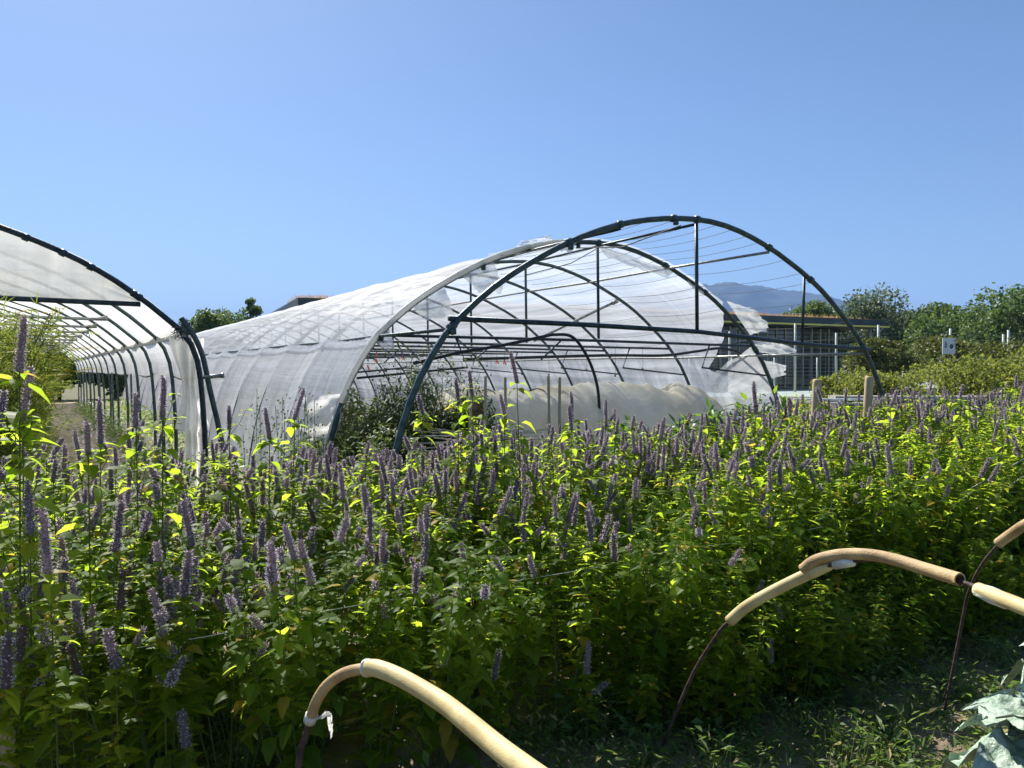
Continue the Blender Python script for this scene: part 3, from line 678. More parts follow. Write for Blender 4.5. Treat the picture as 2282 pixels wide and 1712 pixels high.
def mint(seed, H=1.2, ns=7, lean=.14, leafy=1.0, low=.22, nspk=1.0):
    """one bushy plant: stems and leaves as a mesh, and where its spikes go"""
    rn = random.Random(seed); m = MB(); spots = []
    for s in range(ns):
        a = 2 * math.pi * s / ns + rn.uniform(-.4, .4); ln = rn.uniform(.03, lean) * (1 if s else .2)
        h = H * rn.uniform(.80, 1.0) if s else H
        b = Vector((math.cos(a) * .04, math.sin(a) * .04, 0)); top = b + Vector((math.cos(a), math.sin(a), 0)) * (ln * h * 1.5)
        top.z = h; mid = b.lerp(top, .5) + Vector((-math.cos(a), -math.sin(a), 0)) * (-.25 * ln * h) + rv(.015)
        path = crom([b, mid, top], 6)
        m.tube(path, [.0045 - .0025 * i / (len(path) - 1) for i in range(len(path))], 5, 1)
        def P(t):
            x = t * (len(path) - 1); i = min(len(path) - 2, int(x)); return path[i].lerp(path[i + 1], x - i)
        nodes = int(h / .068); rot = rn.uniform(0, 3)
        for k in range(nodes):
            t = (k + .6) / nodes; z = t * h
            if z < low * rn.uniform(.7, 1.4): continue
            rot += math.pi / 2 + rn.uniform(-.25, .25); sz = (.128 - .050 * t ** 1.6) * rn.uniform(.75, 1.12)
            for q in (0, 1):
                if rn.random() > leafy * (.92 if t > .4 else .6): continue
                aa = rot + math.pi * q; d = Vector((math.cos(aa), math.sin(aa), rn.uniform(-.25, .55))).normalized()
                p0 = P(t); p1 = p0 + d * .022 * (1.6 - t)
                m.add([p0, p0 + Vector((0, 0, .0016)), p1 + Vector((0, 0, .0012)), p1], [(0, 1, 2, 3)], 1)
                leaf(m, p1, d + Vector((0, 0, rn.uniform(-.35, .05))), Vector((rn.uniform(-.25, .25), rn.uniform(-.25, .25), 1)), sz, sz * rn.uniform(.5, .64), 0, rn.uniform(.15, .8), rn.uniform(.1, .5))
                if t > .45 and rn.random() < .55:      # side shoot
                    L = rn.uniform(.05, .14); sd = (d + Vector((0, 0, 1.6))).normalized(); sp = p0 + sd * L
                    m.tube([p0, p0 + sd * L * .5 + d * .008, sp], .0015, 4, 1, False)
                    for z2 in (.45, .8, 1):
                        for q2 in (0, 1):
                            a3 = aa + 1.3 + math.pi * q2 + z2 * 3; d3 = Vector((math.cos(a3), math.sin(a3), .1)); s3 = sz * rn.uniform(.4, .65)
                            leaf(m, p0.lerp(sp, z2), d3, Vector((0, 0, 1)), s3, s3 * .55, 0, rn.uniform(.1, .6), .3, 4, .06)
                    if rn.random() < .22 * nspk and t > .7: spots.append((sp, sd, rn.choice((3, 6, 6, 3)), rn.uniform(.8, 1.05)))
        dtop = (path[-1] - path[-2]).normalized()
        for q in range(4):                             # leaves just under the spike
            aa = rot + math.pi / 2 * q; d = Vector((math.cos(aa), math.sin(aa), rn.uniform(-.2, .4))); s3 = rn.uniform(.048, .074)
            leaf(m, path[-1] - dtop * (.004 + .02 * (q // 2)), d, Vector((0, 0, 1)), s3, s3 * .55, 0, rn.uniform(.2, .8), .3, 5, .08)
        if rn.random() < .86 * nspk or s == 0: spots.append((path[-1], dtop + rv(.16), rn.choice((0, 0, 1, 2, 4, 5, 3)), rn.uniform(.9, 1.2)))
    return m.mesh('mint_plant', [M['mint_leaf'], M['stem']], False), spots
VAR = [mint(100 + i, 1.2, random.choice((7, 8, 9))) for i in range(9)]
VARF = [mint(200 + i, 1.2, 8, .2, 1.0, .2, .35) for i in range(5)]     # leafier, fewer spikes
VARS = [mint(400 + i, 1.2, 8, .14, .62, .35) for i in range(4)]          # thin-leaved, lets the light through
VART = [mint(300 + i, 1.2, 1, .02, .75, .5) for i in range(4)]          # single tall stems
def put_plant(var, loc, rz, sc, label, group, drop=0.0, name='mint_plant', tilt=(0, 0), spk=None, force=None):
    me, spots = var; o = bpy.data.objects.new(name, me); col.objects.link(o)
    o.location = loc; o.rotation_euler = (tilt[0], tilt[1], rz); o.scale = (sc ** .5, sc ** .5, sc)
    tag(o, label, 'mint plant', group)
    for i, (p, d, v, s) in enumerate(spots):
        if random.random() < drop: continue
        vv = force if (force is not None and i == len(spots) - 1) else v
        c = bpy.data.objects.new('flower_spike', SPK[vv] if (force is not None or random.random() > .05) else SPK_DRY); col.objects.link(c); c.parent = o
        c.location = p; c.rotation_mode = 'QUATERNION'; c.rotation_quaternion = Vector(d).to_track_quat('Z', 'Y') @ Quaternion((0, 0, 1), random.uniform(0, 6))
        k = (spk or s) * (1.2 if spk else random.uniform(1.0, 1.25)); c.scale = (k / sc ** .5, k / sc ** .5, k * random.uniform(.92, 1.12) / sc)
    return o
rows = [(2.74, .25), (3.07, .26), (3.40, .27), (3.76, .27), (4.08, .27), (4.42, .28)]
zone_lab = {
 ('front', 'left'): 'bushy mint plant in the front rows, at the left third of the flower bed',
 ('front', 'middle'): 'bushy mint plant in the front rows, above the nearest hose-covered hoop',
 ('front', 'right'): 'leafy mint plant in the shaded front rows behind the long hose hoop on the right',
 ('back', 'left'): 'purple flowering mint plant in the back rows, before the left tunnel',
 ('back', 'middle'): 'purple flowering mint plant in the back rows, before the big tunnel mouth',
 ('back', 'right'): 'purple flowering mint plant in the back rows, before the low concrete wall'}
cnt = 0
for ri, (er, st_) in enumerate(rows):
    w = -.75 + .1 * (ri % 2)
    while True:
        w += st_ * random.uniform(.82, 1.18)
        e = er + random.uniform(-.09, .09); p = W(w, e)
        u = 512 + 750 * p.x / p.y
        if u > 1085: break
        if u < -60: continue
        if er > 3.3 and er < 3.5 and u < 330 and random.random() < .4: continue
        zone = ('front' if ri < 3 else 'back', 'left' if u < 340 else 'middle' if u < 690 else 'right')
        hgt = (.89, .95, 1.0, 1.06, 1.10, 1.12)[ri] + .10 * nz3(w * .8, e * .8, 2) + random.uniform(-.11, .07)
        if zone[1] == 'left': hgt += .0
        if zone[1] == 'right': hgt += (.09 if ri < 3 else .08) + max(0, u - 760) / 2600
        if zone[1] == 'middle' and ri < 2: hgt -= .03
        leafy = zone[0] == 'front' and (u > 420 or random.random() < .25)
        v = random.choice(VARF if (leafy and random.random() < .75) else VAR)
        if (zone[1] == 'middle' and u > 440 and 1 <= ri <= 4 and random.random() < .75) or (zone[1] == 'left' and ri <= 3 and random.random() < .6) or (u > 690 and u < 780 and ri in (1, 2, 3)): v = random.choice(VARS)
        drop = .45 if leafy else (.12 if zone[0] == 'front' else .0)
        tl = (0, 0)
        ln_ = (0, 7, 4)[('left', 'middle', 'right').index(zone[1])]
        tl = (R(random.uniform(-3, 4) + (6 if ri == 0 else 0)), R(random.gauss(ln_, 4)))
        put_plant(v, p, random.uniform(0, 6.28), hgt / 1.2, zone_lab[zone], '%s rows of the mint bed, %s' % zone, drop, tilt=tl); cnt += 1
for q in range(44):
    w = 2.2 + q * .11 + random.uniform(-.05, .05); e = 2.46 + random.uniform(-.2, .1); p = W(w, e)
    put_plant(random.choice(VARF), p, random.uniform(0, 6.28), random.uniform(.34, .62) / 1.2, 'low leafy mint shoots at the foot of the bed, right of centre', 'low shoots before the mint bed', .97, tilt=(R(random.uniform(0, 14)), R(random.uniform(-8, 8))))
print('plants', cnt)
def hero(u, vtop, Y, label, var=0, sv=5, ss=1.0, tilt=(0, 0)):
    """one stem that rises above the rest; height follows from where its tip stands"""
    x = (u - 512) / 750 * Y; z = CAM_H - (vtop - 369) / 750 * Y; body = z - .115
    return put_plant(VART[var], (x, Y, 0), random.uniform(0, 6), body / 1.2, label, None, 0, force=sv, tilt=tilt, spk=ss)
hero(21, 337, 2.45, 'tallest mint stem of all, its spike rising before the left tunnel', 0, 5, 1.05, (0, R(-1.5)))
hero(33, 388, 2.5, 'mint stem with a thick spike just below the tallest one at far left', 1, 5, 1.05)
hero(9, 396, 2.7, 'mint stem with a short spike touching the left edge of the photo', 2, 2)
hero(155, 391, 2.9, 'mint stem with a long dark spike before the left tunnel side posts', 3, 5, 1.05)
hero(136, 401, 3.2, 'mint stem left of the long dark spike, before the tunnel side posts', 0, 2)
hero(78, 423, 2.7, 'mint stem with a stubby spike standing before the bare soil path', 1, 0)
hero(112, 415, 3.0, 'mint stem leaning at the right edge of the bare soil path', 2, 5)
hero(218, 405, 3.5, 'mint stem with a dark blunt spike at the foot of the bare curved tube', 3, 0)
hero(283, 396, 3.6, 'mint stem with a slim pale spike before the big tunnel white flank', 0, 5)
hero(258, 415, 3.5, 'mint stem with a dark spike before the lower white film', 1, 2)
hero(518, 361, 4.0, 'tall mint stem whose spike tops the row before the tunnel mouth', 2, 5, 1.05)
hero(449, 381, 4.2, 'mint stem with a spike rising just left of the first thin stake', 3, 0, 1.05)
hero(478, 376, 4.2, 'mint stem with a spike rising between the first two thin stakes', 0, 2)
hero(415, 394, 4.0, 'mint stem with a spike right at the foot of the green near hoop', 1, 0)
hero(496, 393, 4.1, 'mint stem with a spike under the third thin stake', 2, 0)
hero(751, 392, 4.2, 'leaning mint stem with a spike before the torn film foot', 3, 5, 1.1, (0, R(-4)))
hero(576, 401, 4.4, 'mint stem with a purple spike before the middle of the fleece', 0, 5)
hero(563, 410, 4.2, 'mint stem with a purple spike left of the highest one before the fleece', 1, 2)
hero(828, 388, 6.0, 'mint stem with a spike between the two round wooden posts', 2, 0)
hero(844, 389, 6.1, 'mint stem with a spike close to the right round wooden post', 3, 0)
hero(884, 392, 5.6, 'mint stem with a spike at the foot of the near hoop right end', 0, 2)
hero(962, 385, 5.8, 'mint stem with a pale spike above the concrete wall, left of the trio', 1, 0)
hero(978, 391, 5.7, 'mint stem with a pale spike above the concrete wall, second from the left', 2, 3)
hero(1013, 388, 5.6, 'mint stem with a spike above the concrete wall near the right edge', 3, 0)
hero(65, 533, 2.15, 'near mint stem with a fat spike in the left foreground', 0, 5, 1.05)
hero(33, 502, 2.3, 'near mint stem with a double spike at the left foreground edge', 1, 5, 1.05)
hero(107, 520, 2.4, 'near mint stem with a tall spike left of the foreground centre', 2, 5, 1.05)
hero(199, 515, 2.6, 'near mint stem with a long spike in the sunny left foreground', 3, 5, 1.05)
hero(181, 560, 2.5, 'near mint stem with a bluish spike in the sunny left foreground', 0, 2, 1.05)
hero(112, 628, 2.25, 'low mint stem with a shaded blue spike at lower left', 1, 0, 1.1)
hero(194, 712, 2.3, 'lowest mint stem with a shaded spike near the bottom left', 2, 0, 1.0)
hero(156, 600, 2.4, 'low mint stem with a short pink tinged spike at lower left', 3, 3, 1.05)
hero(585, 650, 3.0, 'low mint stem with a slim spike in the shade at bottom centre', 0, 2, .9)
hero(492, 655, 2.9, 'low mint stem with a dark spike above the yellow hose', 1, 2, .9)
hero(779, 640, 3.3, 'low mint stem with a spike in deep shade under the hose hoop', 2, 0, .9)

# strings that hold the bed in, low stakes, drip hose on the soil
m = MB(); pts = []
for i in range(40):
    w = -.9 + i * .22; pts.append(W(w, 2.76 + .01 * math.sin(i * 1.7), .675 + .008 * math.sin(i * .9) + .004 * i * .25))
m.tube(pts, .0017, 5); tag(m.build('string', M['string'], None, loc=pts[0]), 'taut white string running across the front of the mint bed', 'string')
m = MB(); m.tube([W(4.9, 2.62, .80), W(6.1, 2.64, 1.05)], .0024, 5); m.tube([W(5.0, 2.62, .66), W(6.2, 2.64, .98)], .0024, 5)
tag(m.build('guy_string', M['string'], None, loc=W(4.9, 2.62, .8)), 'two pale guy strings slanting through the leaves right of centre', 'string')
m = MB(); x, y = -1.53, 2.24; m.tube([(x, y, 0), (x, y, .2), (x + .01, y, .50), (x + .01, y, .51)], [.02, .021, .021, .017], 12)
tag(m.build('wooden_post', M['wood'], None, True, loc=(x, y, 0)), 'short round wooden post in the bottom left corner', 'post')
pp = [(-1.6, 2.95, .03), (-1.2, 3.0, .035), (-.8, 3.25, .03), (-.5, 3.45, .035), (-.2, 3.5, .03)]
m = MB(); m.tube(crom(pp, 6), .012, 8); tag(m.build('drip_hose', M['hose_brown'], None, True, loc=pp[0]), 'brown drip hose lying on the soil at lower left', 'hose')

# ---------------------------------------------------------------- hoops sheathed in hose
def P3(u, v, Y): return Vector(((u - 512) / 750 * Y, Y, CAM_H - (v - 369) / 750 * Y))
def disp(x, y, Y): return P3(x * 1024 / 2211, y * 1024 / 2211, Y)
h1 = empty('hose_hoop', (-.45, 2.2, 0), 'nearest garden hoop, thick yellow hose taped to a brown one, at bottom centre', 'garden hoop', 'hose-covered hoops')
r1 = crom([Vector((disp(640, 1700, 2.17).x - .03, 2.2, 0)), disp(641, 1659, 2.17), disp(655, 1600, 2.16), disp(668, 1553, 2.14), disp(680, 1520, 2.12)], 5)
m = MB(); m.tube(r1, .010, 10); m.build('rod', M['rod'], h1, True)
m = MB(); b1 = crom([disp(667, 1556, 2.14), disp(680, 1520, 2.12), disp(705, 1483, 2.10), disp(745, 1457, 2.06), disp(800, 1446, 2.0)], 6); m.tube(b1, .0155, 14); m.build('brown_hose', M['hose_brown'], h1, True)
m = MB(); y1 = crom([disp(790, 1447, 2.0), disp(815, 1449, 1.97), disp(870, 1472, 1.89), disp(950, 1520, 1.75), disp(1010, 1567, 1.62), disp(1075, 1622, 1.48), disp(1140, 1672, 1.36), disp(1230, 1740, 1.22), disp(1330, 1840, 1.08)], 8); m.tube(y1, .0225, 18); m.build('yellow_hose', M['hose'], h1, True)
m = MB(); m.tube([b1[0] - (b1[2] - b1[0]) * .7, b1[0], b1[1]], .0185, 12); m.build('tape', M['tape'], h1, True); m = MB(); m.tube([y1[0] - (y1[2] - y1[0]) * .3, y1[0], y1[1]], .024, 14); m.build('tape', M['tape'], h1, True)
rag('tape_end', [disp(700, 1540, 2.1), disp(712, 1548, 2.1), disp(716, 1590, 2.12), disp(708, 1592, 2.12)], 8, .012, M['film_old'], h1, 21)
rag('tape_end', [disp(676, 1562, 2.13), disp(700, 1540, 2.1), disp(712, 1548, 2.1), disp(690, 1560, 2.12)], 6, .012, M['film_old'], h1, 22)

h2 = empty('hose_hoop', (.66, 3.0, 0), 'long garden hoop at right with a split brown sleeve over yellow hose', 'garden hoop', 'hose-covered hoops')
foot = [Vector((.60, 3.05, 0)), disp(1465, 1540, 2.95), disp(1505, 1450, 2.88), disp(1545, 1385, 2.8), disp(1578, 1345, 2.75)]
rodp = crom(foot + [disp(1660, 1290, 2.66), disp(1745, 1243, 2.58), disp(1830, 1215, 2.47), disp(1920, 1213, 2.36), disp(2000, 1232, 2.25), disp(2080, 1258, 2.12), disp(2150, 1285, 2.0), disp(2240, 1325, 1.86), disp(2400, 1400, 1.65), disp(2600, 1560, 1.4)], 6)
m = MB(); m.tube(rodp, .0068, 10); m.build('rod', M['rod'], h2, True)
m = MB(); m.tube(crom([disp(1578, 1345, 2.75), disp(1612, 1315, 2.71), disp(1660, 1286, 2.66), disp(1735, 1248, 2.59), disp(1790, 1226, 2.53), disp(1815, 1221, 2.5)], 7), [.0205] * 24 + [.02, .019, .018, .017, .016, .014, .012] + [.012] * 0, 14); m.build('yellow_hose', M['hose'], h2, True)
m = MB(); sl = crom([disp(1737, 1232, 2.585), disp(1765, 1212, 2.55), disp(1815, 1200, 2.49), disp(1870, 1199, 2.42), disp(1930, 1209, 2.35), disp(2000, 1230, 2.25), disp(2078, 1254, 2.12)], 8)
n_ = 16; vs_ = []; fs = []                            # a split tube: open along its underside
for i, p in enumerate(sl):
    t = (sl[min(i + 1, len(sl) - 1)] - sl[max(i - 1, 0)]).normalized(); sd = t.cross(Vector((0, 0, 1))).normalized(); up = sd.cross(t)
    gap = .9 if 8 < i < 40 else .5
    for rr_ in (.0195, .015):
        for k in range(n_ + 1):
            a = -math.pi / 2 + gap / 2 + (2 * math.pi - gap) * k / n_; vs_.append(p + (sd * math.cos(a) + up * math.sin(a)) * rr_)
st2 = 2 * (n_ + 1)
for i in range(len(sl) - 1):
    for k in range(n_):
        a = i * st2 + k; fs.append((a, a + 1, a + 1 + st2, a + st2)); b = a + n_ + 1; fs.append((b + 1, b, b + st2, b + 1 + st2))
    a = i * st2; fs.append((a, a + st2, a + st2 + n_ + 1, a + n_ + 1)); a += n_; fs.append((a + st2, a, a + n_ + 1, a + st2 + n_ + 1))
for i in (0, len(sl) - 1):
    for k in range(n_):
        a = i * st2 + k; fs.append((a, a + n_ + 1, a + n_ + 2, a + 1))
m.add(vs_, fs); m.build('split_sleeve', M['hose_brown'], h2, True)
m = MB(); m.tube(crom([disp(2118, 1276, 2.06), disp(2160, 1292, 1.99), disp(2211, 1312, 1.9), disp(2320, 1362, 1.76), disp(2500, 1480, 1.55)], 6), .02, 14); m.build('yellow_hose', M['hose'], h2, True)
m = MB(); m.tube([disp(1805, 1222, 2.5), disp(1830, 1216, 2.47), disp(1848, 1216, 2.45)], [.016, .018, .013], 12); m.build('tape', M['tape'], h2, True); m = MB(); m.tube([disp(2117, 1276, 2.06), disp(2145, 1287, 2.02), disp(2180, 1301, 1.96)], [.019, .023, .0215], 12); m.build('tape', M['tape'], h2, True)
h3 = empty('hose_hoop', (1.95, 3.3, 0), 'third garden hoop, a thin dark rod entering hose at the right edge', 'garden hoop', 'hose-covered hoops')
m = MB(); m.tube(crom([Vector((1.94, 3.35, 0)), disp(2084, 1345, 3.3), disp(2098, 1280, 3.22), disp(2125, 1222, 3.1), disp(2165, 1172, 2.98)], 6), .0065, 8); m.build('rod', M['rod'], h3, True)
m = MB(); m.tube(crom([disp(2160, 1175, 2.99), disp(2190, 1153, 2.93), disp(2230, 1128, 2.83), disp(2330, 1090, 2.6), disp(2480, 1100, 2.3)], 6), .0195, 12); m.build('yellow_hose', M['hose_brown'], h3, True)

# ---------------------------------------------------------------- cabbage
def cab_leaf(m, base, az, el, L, wd, rn):
    d = Vector((math.cos(az) * math.cos(el), math.sin(az) * math.cos(el), math.sin(el))); sd = d.cross(Vector((0, 0, 1))).normalized(); n = sd.cross(d); vs_ = []; fs = []; a_, b_ = 20, 18; s0 = rn.uniform(0, 99)
    for i in range(a_ + 1):
        t = i / a_; pw = wd * max(.06, 1 - ((t - .6) / .405) ** 2) ** .5 * (1 if t > .3 else (t / .3) ** 2 + .05)
        for j in range(b_ + 1):
            s = (j / b_ - .5) * 2; ed = (abs(s) ** 3) * (t > .25) + max(0, t - .88) * 5
            rip = .022 * ed * math.sin(t * 24 + s0 + 2 * s) + .03 * ed * nz3(t * 14, s * 9, s0)
            c = base + d * (L * t) - n * (L * .55 * t * t * t) + n * (abs(s) ** 1.6 * pw * .38) + n * (rip + .022 * nz3(t * 7, s * 5, s0 + 7) + .008 * nz3(t * 18, s * 14, s0))
            vs_.append(c + sd * (s * pw * (1 + .10 * nz3(t * 16, s, s0))) - Vector((0, 0, .03 * t * t)))
    for i in range(a_):
        for j in range(b_):
            k = i * (b_ + 1) + j; fs.append((k, k + b_ + 1, k + b_ + 2, k + 1))
    m.add(vs_, fs)
def cabbage(x, y, z0, seed, label, sc=1.0, n=13):
    rn = random.Random(seed); r = empty('cabbage', (x, y, 0), label, 'cabbage', 'grey green cabbages in the corner')
    m = MB(); m.tube([(x, y, 0), (x, y, z0)], .02 * sc, 8); m.build('stalk', M['stem'], r, True)
    for i in range(n):
        m = MB(); t = i / n
        cab_leaf(m, Vector((x, y, z0 - .12 * (1 - t))), i * 2.4 + rn.uniform(-.3, .3), R(5 + 65 * t) + rn.uniform(-.1, .1), sc * (.30 - .12 * t), sc * (.125 - .03 * t), rn); m.build('leaf', M['cabbage'], r, True)
    return r
cabbage(1.57, 2.1, .56, 1, 'large blue green cabbage with wavy leaves in the bottom right corner', 1.05)
cabbage(1.90, 2.42, .70, 2, 'second wavy cabbage, cut by the right edge below the hose', .85)
cabbage(2.26, 2.88, .84, 3, 'farthest cabbage, a single pale leaf showing under the hose at right', .75)

# ---------------------------------------------------------------- weeds on the soil
def cover(name, n, fn, mat, label, cat, size=(.012, .03), hmax=.12):
    m = MB(); rn = random.Random(name)
    for i in range(n):
        w, e, hs = fn(rn); b = W(w, e, 0.01 + rn.random() ** 1.5 * hmax * hs); L = rn.uniform(*size)
        a = rn.uniform(0, 6.28); d = Vector((math.cos(a), math.sin(a), rn.uniform(-.3, .9))).normalized(); s = d.cross(Vector((rn.uniform(-1, 1), rn.uniform(-1, 1), 1))).normalized() * L * rn.uniform(.12, .26)
        m.add([b, b + d * L * .5 + s, b + d * L, b + d * L * .5 - s], [(0, 1, 2, 3)])
    o = m.build(name, mat); tag(o, label, cat, None, 'stuff'); return o
m = MB(); rn = random.Random(31)
for q in range(5200):
    w = rn.uniform(-.7, 7.4); e = rn.uniform(.9, 3.5); den = nz3(w * 1.2, e * 1.2, 4)
    if den < (-.28 if w > 1.6 else .02) + rn.uniform(-.25, .25): continue
    c = W(w, e, 0); kind = rn.random(); hh = (.10 + .14 * max(0, nz3(w * 2, e * 2, 6) + .4)) * rn.uniform(.5, 1.3); L0 = rn.choice((.02, .028, .04, .055)); rt = rn.uniform(.12, .45)
    for x in range(rn.randint(14, 34)):
        a = rn.uniform(0, 6.28); t = rn.random(); b = c + Vector((math.cos(a), math.sin(a), 0)) * (rn.random() * .07) + Vector((0, 0, .008 + hh * t ** 1.2)); d = Vector((math.cos(a), math.sin(a), rn.uniform(-.4, .9))).normalized(); L = L0 * rn.uniform(.6, 1.3)
        s_ = d.cross(Vector((rn.uniform(-.6, .6), rn.uniform(-.6, .6), 1))).normalized() * L * rt * .5; md = b + d * L * .45 + Vector((0, 0, L * .12))
        m.add([b, md + s_, b + d * L, md - s_, ], [(0, 1, 2, 3)])
    for x in range(3):
        a = rn.uniform(0, 6.28); p = c + Vector((math.cos(a), math.sin(a), 0)) * .05; m.add([c - Vector((.001, 0, 0)), c + Vector((.001, 0, 0)), p + Vector((0, 0, hh))], [(0, 1, 2)])
tag(m.build('ground_cover', M['weed']), 'low leafy weeds and grass carpeting the soil at the front', 'weeds', None, 'stuff')
m = MB()
for q in range(2600):
    c = W(rn.uniform(-.7, 7.4), rn.uniform(.9, 4.6), .012 + .02 * rn.random()); a = rn.uniform(0, 6.28); d = Vector((math.cos(a), math.sin(a), rn.uniform(-.1, .25))); L = rn.uniform(.01, .05); s_ = Vector((-d.y, d.x, rn.uniform(-.5, .5))) * L * rn.uniform(.04, .4)
    m.add([c - d * L * .5, c + s_ * .5, c + d * L * .5, c - s_ * .5], [(0, 1, 2, 3)])
tag(m.build('leaf_litter', M['straw']), 'dry leaf litter and broken straw strewn over the soil', 'leaf litter', None, 'stuff')
def f_mid(rn):
    w = rn.uniform(-3, 10); e = rn.uniform(3.3, 7.5); return w, e, 1.0
cover('weeds', 26000, f_mid, M['weed'], 'rough weeds on the soil between the flower bed and the tunnels', 'weeds', (.03, .07), .25)
def f_path(rn):
    while True:
        w = rn.uniform(-3.0, 2.4); e = rn.uniform(6.5, 34); onpath = .1 < w + YAW * (e - 10) < 1.0
        if not onpath or rn.random() < .12: return w, e, 1.3 if not onpath else .7
cover('grass', 26000, f_path, M['weed'], 'tangled grass and seedlings along the soil path in the left tunnel', 'grass', (.05, .14), .28)
def f_far(rn): return rn.uniform(9, 40), rn.uniform(-2, 22), .8
cover('rough_grass', 16000, f_far, M['pear'], 'dull rough grass beyond the concrete wall', 'grass', (.1, .22), .2)
# long grass blades in the shade, front right
m = MB(); rn = random.Random(44)
for i in range(420):
    p = W(rn.uniform(1.5, 6.5), rn.uniform(1.3, 2.9), 0); a = rn.uniform(0, 6.28); L = rn.uniform(.08, .26); d = Vector((math.cos(a), math.sin(a), 0)); s = Vector((-d.y, d.x, 0)) * .0035
    q = [p + d * L * t + Vector((0, 0, L * (1.5 * t - 1.1 * t * t))) for t in (0, .35, .7, 1)]
    m.add([q[0] - s, q[0] + s, q[1] + s * 1.2, q[1] - s * 1.2, q[2] + s, q[2] - s, q[3]], [(0, 1, 2, 3), (3, 2, 4, 5), (5, 4, 6)])
tag(m.build('grass_blades', M['weed']), 'arching grass blades in the shade under the long hose hoop', 'grass', None, 'stuff')

# ---------------------------------------------------------------- plants behind the bed
def bush(name, label, cat, base, n, fn, L, ratio, mat, stems=30, H=1.2, group=None, stem_mat='stem'):
    r = empty(name, base, label, cat, group); m = MB(); rn = random.Random(label)
    for i in range(n):
        p, d = fn(rn); l_ = L * rn.uniform(.6, 1.25); leaf(m, Vector(base) + p, d, Vector((rn.uniform(-.4, .4), rn.uniform(-.4, .4), 1)), l_, l_ * ratio, 0, rn.uniform(0, .7), .2, 2 if n > 3000 else 3, 0)
    m.build('foliage', M[mat], r); m = MB()
    for i in range(stems):
        p, d = fn(rn); a = Vector(base) + Vector((p.x * .35, p.y * .35, 0)); m.tube([a, a.lerp(Vector(base) + p, .6) + rv(.04), Vector(base) + p], [.006, .004, .002], 5)
    m.build('stem', M[stem_mat], r); return r
def dome(rx, ry, h, power=.6, seed=0):
    def fn(rn):
        a = rn.uniform(0, 6.28); q = rn.random() ** .5; x, y = math.cos(a) * q * rx, math.sin(a) * q * ry
        top = h * (1 - q * q * .55) * (1 + .28 * nz3(x * 3.5, y * 3.5, seed)); z = top * rn.random() ** power
        return Vector((x, y, z)), Vector((rn.uniform(-1, 1), rn.uniform(-1, 1), rn.uniform(-.3, 1.0)))
    return fn
bush('bush', 'dark feathery bush filling the left corner of the tunnel mouth', 'bush', W(3.25, 7.6, 0), 20000, dome(.78, .8, 1.5, .8, 3), .085, .3, 'tomato', 160, 1.5)
bush('bush', 'dark leafy bush just inside the second hoop, left of the fleece', 'bush', W(3.7, 7.0, 0), 9000, dome(.5, .45, 1.3, .8, 5), .09, .36, 'tomato', 80, 1.3)
bush('bush', 'low tangled bush against the left flank inside the tunnel mouth', 'bush', W(2.95, 8.6, 0), 9000, dome(.5, .8, 1.4, .8, 9), .09, .36, 'tomato', 60, 1.3)
bush('bush', 'low green bush at the foot of the second hoop, outside the flank', 'bush', W(2.75, 6.9, 0), 6000, dome(.4, .5, 1.0, .8, 6), .09, .36, 'tomato', 60, 1.3)
def stalks(rn):
    a = rn.uniform(0, 6.28); q = rn.random() ** .5; return Vector((math.cos(a) * q * .65, math.sin(a) * q * .6, 1.35 + .5 * rn.random() ** 2)), Vector((rn.uniform(-1, 1), rn.uniform(-1, 1), .5))
bush('seeding_weed', 'thin seeding stalks standing above the dark bush in the tunnel', 'weed', W(3.5, 7.7, 0), 900, stalks, .05, .4, 'tomato', 46)
for i, (w, e, h, rx, lab) in enumerate(((5.1, 5.45, .95, .4, 'bright green comfrey clump right of the near hoop base'), (5.9, 5.6, 1.02, .45, 'bright green comfrey clump below the fleece middle'), (6.7, 5.9, 1.06, .5, 'bright green comfrey clump below the fleece right half'),
        (7.5, 6.2, 1.05, .5, 'bright green comfrey clump below the fleece right end'), (4.4, 5.3, .95, .35, 'bright green comfrey clump beneath the pair of thin stakes'))):
    bush('comfrey_plant', lab, 'comfrey', W(w, e, 0), 1900, dome(rx, rx, h * 1.12, .6, i), .16, .3, 'bright', 30, h, 'leafy clumps behind the mint bed')
# fennel in the left tunnel
def fennel(seed, H):
    m = MB(); rn = random.Random(seed)
    for s in range(9):
        a = rn.uniform(0, 6.28); top = Vector((math.cos(a) * rn.uniform(.1, .55), math.sin(a) * rn.uniform(.1, .55), H * rn.uniform(.75, 1))); path = crom([Vector((0, 0, 0)), top * .5 + Vector((0, 0, .1)), top], 5)
        m.tube(path, [.008 - .005 * i / (len(path) - 1) for i in range(len(path))], 5, 0)
        for k in range(64):
            t = rn.uniform(.15, 1); i = min(len(path) - 2, int(t * (len(path) - 1))); p = path[i]
            a2 = rn.uniform(0, 6.28); d = Vector((math.cos(a2), math.sin(a2), rn.uniform(.2, 1))).normalized(); q = p + d * rn.uniform(.12, .32)
            blade(m, p, q, .0022, 0)
            for x in range(9):
                b = p.lerp(q, rn.uniform(.3, 1)); blade(m, b, b + (d * .5 + rv(.8)).normalized() * rn.uniform(.04, .11), .0028, 0)
        for k in range(7):
            p = top + Vector((rn.uniform(-.2, .2), rn.uniform(-.2, .2), rn.uniform(-.2, .06))); m.tube([top * .9, p], .002, 4, 0, False)
            for x in range(16):
                c = p + Vector((rn.uniform(-.045, .045), rn.uniform(-.045, .045), rn.uniform(0, .015))); m.quad(c, Vector((.006, .003, 0)), Vector((-.003, .006, .002)), 1)
                m.add([p - Vector((0, 0, .04)), p - Vector((.001, 0, .04)), c], [(0, 1, 2)], 0)
    return m.mesh('fennel_plant', [M['fennel'], M['umbel']])
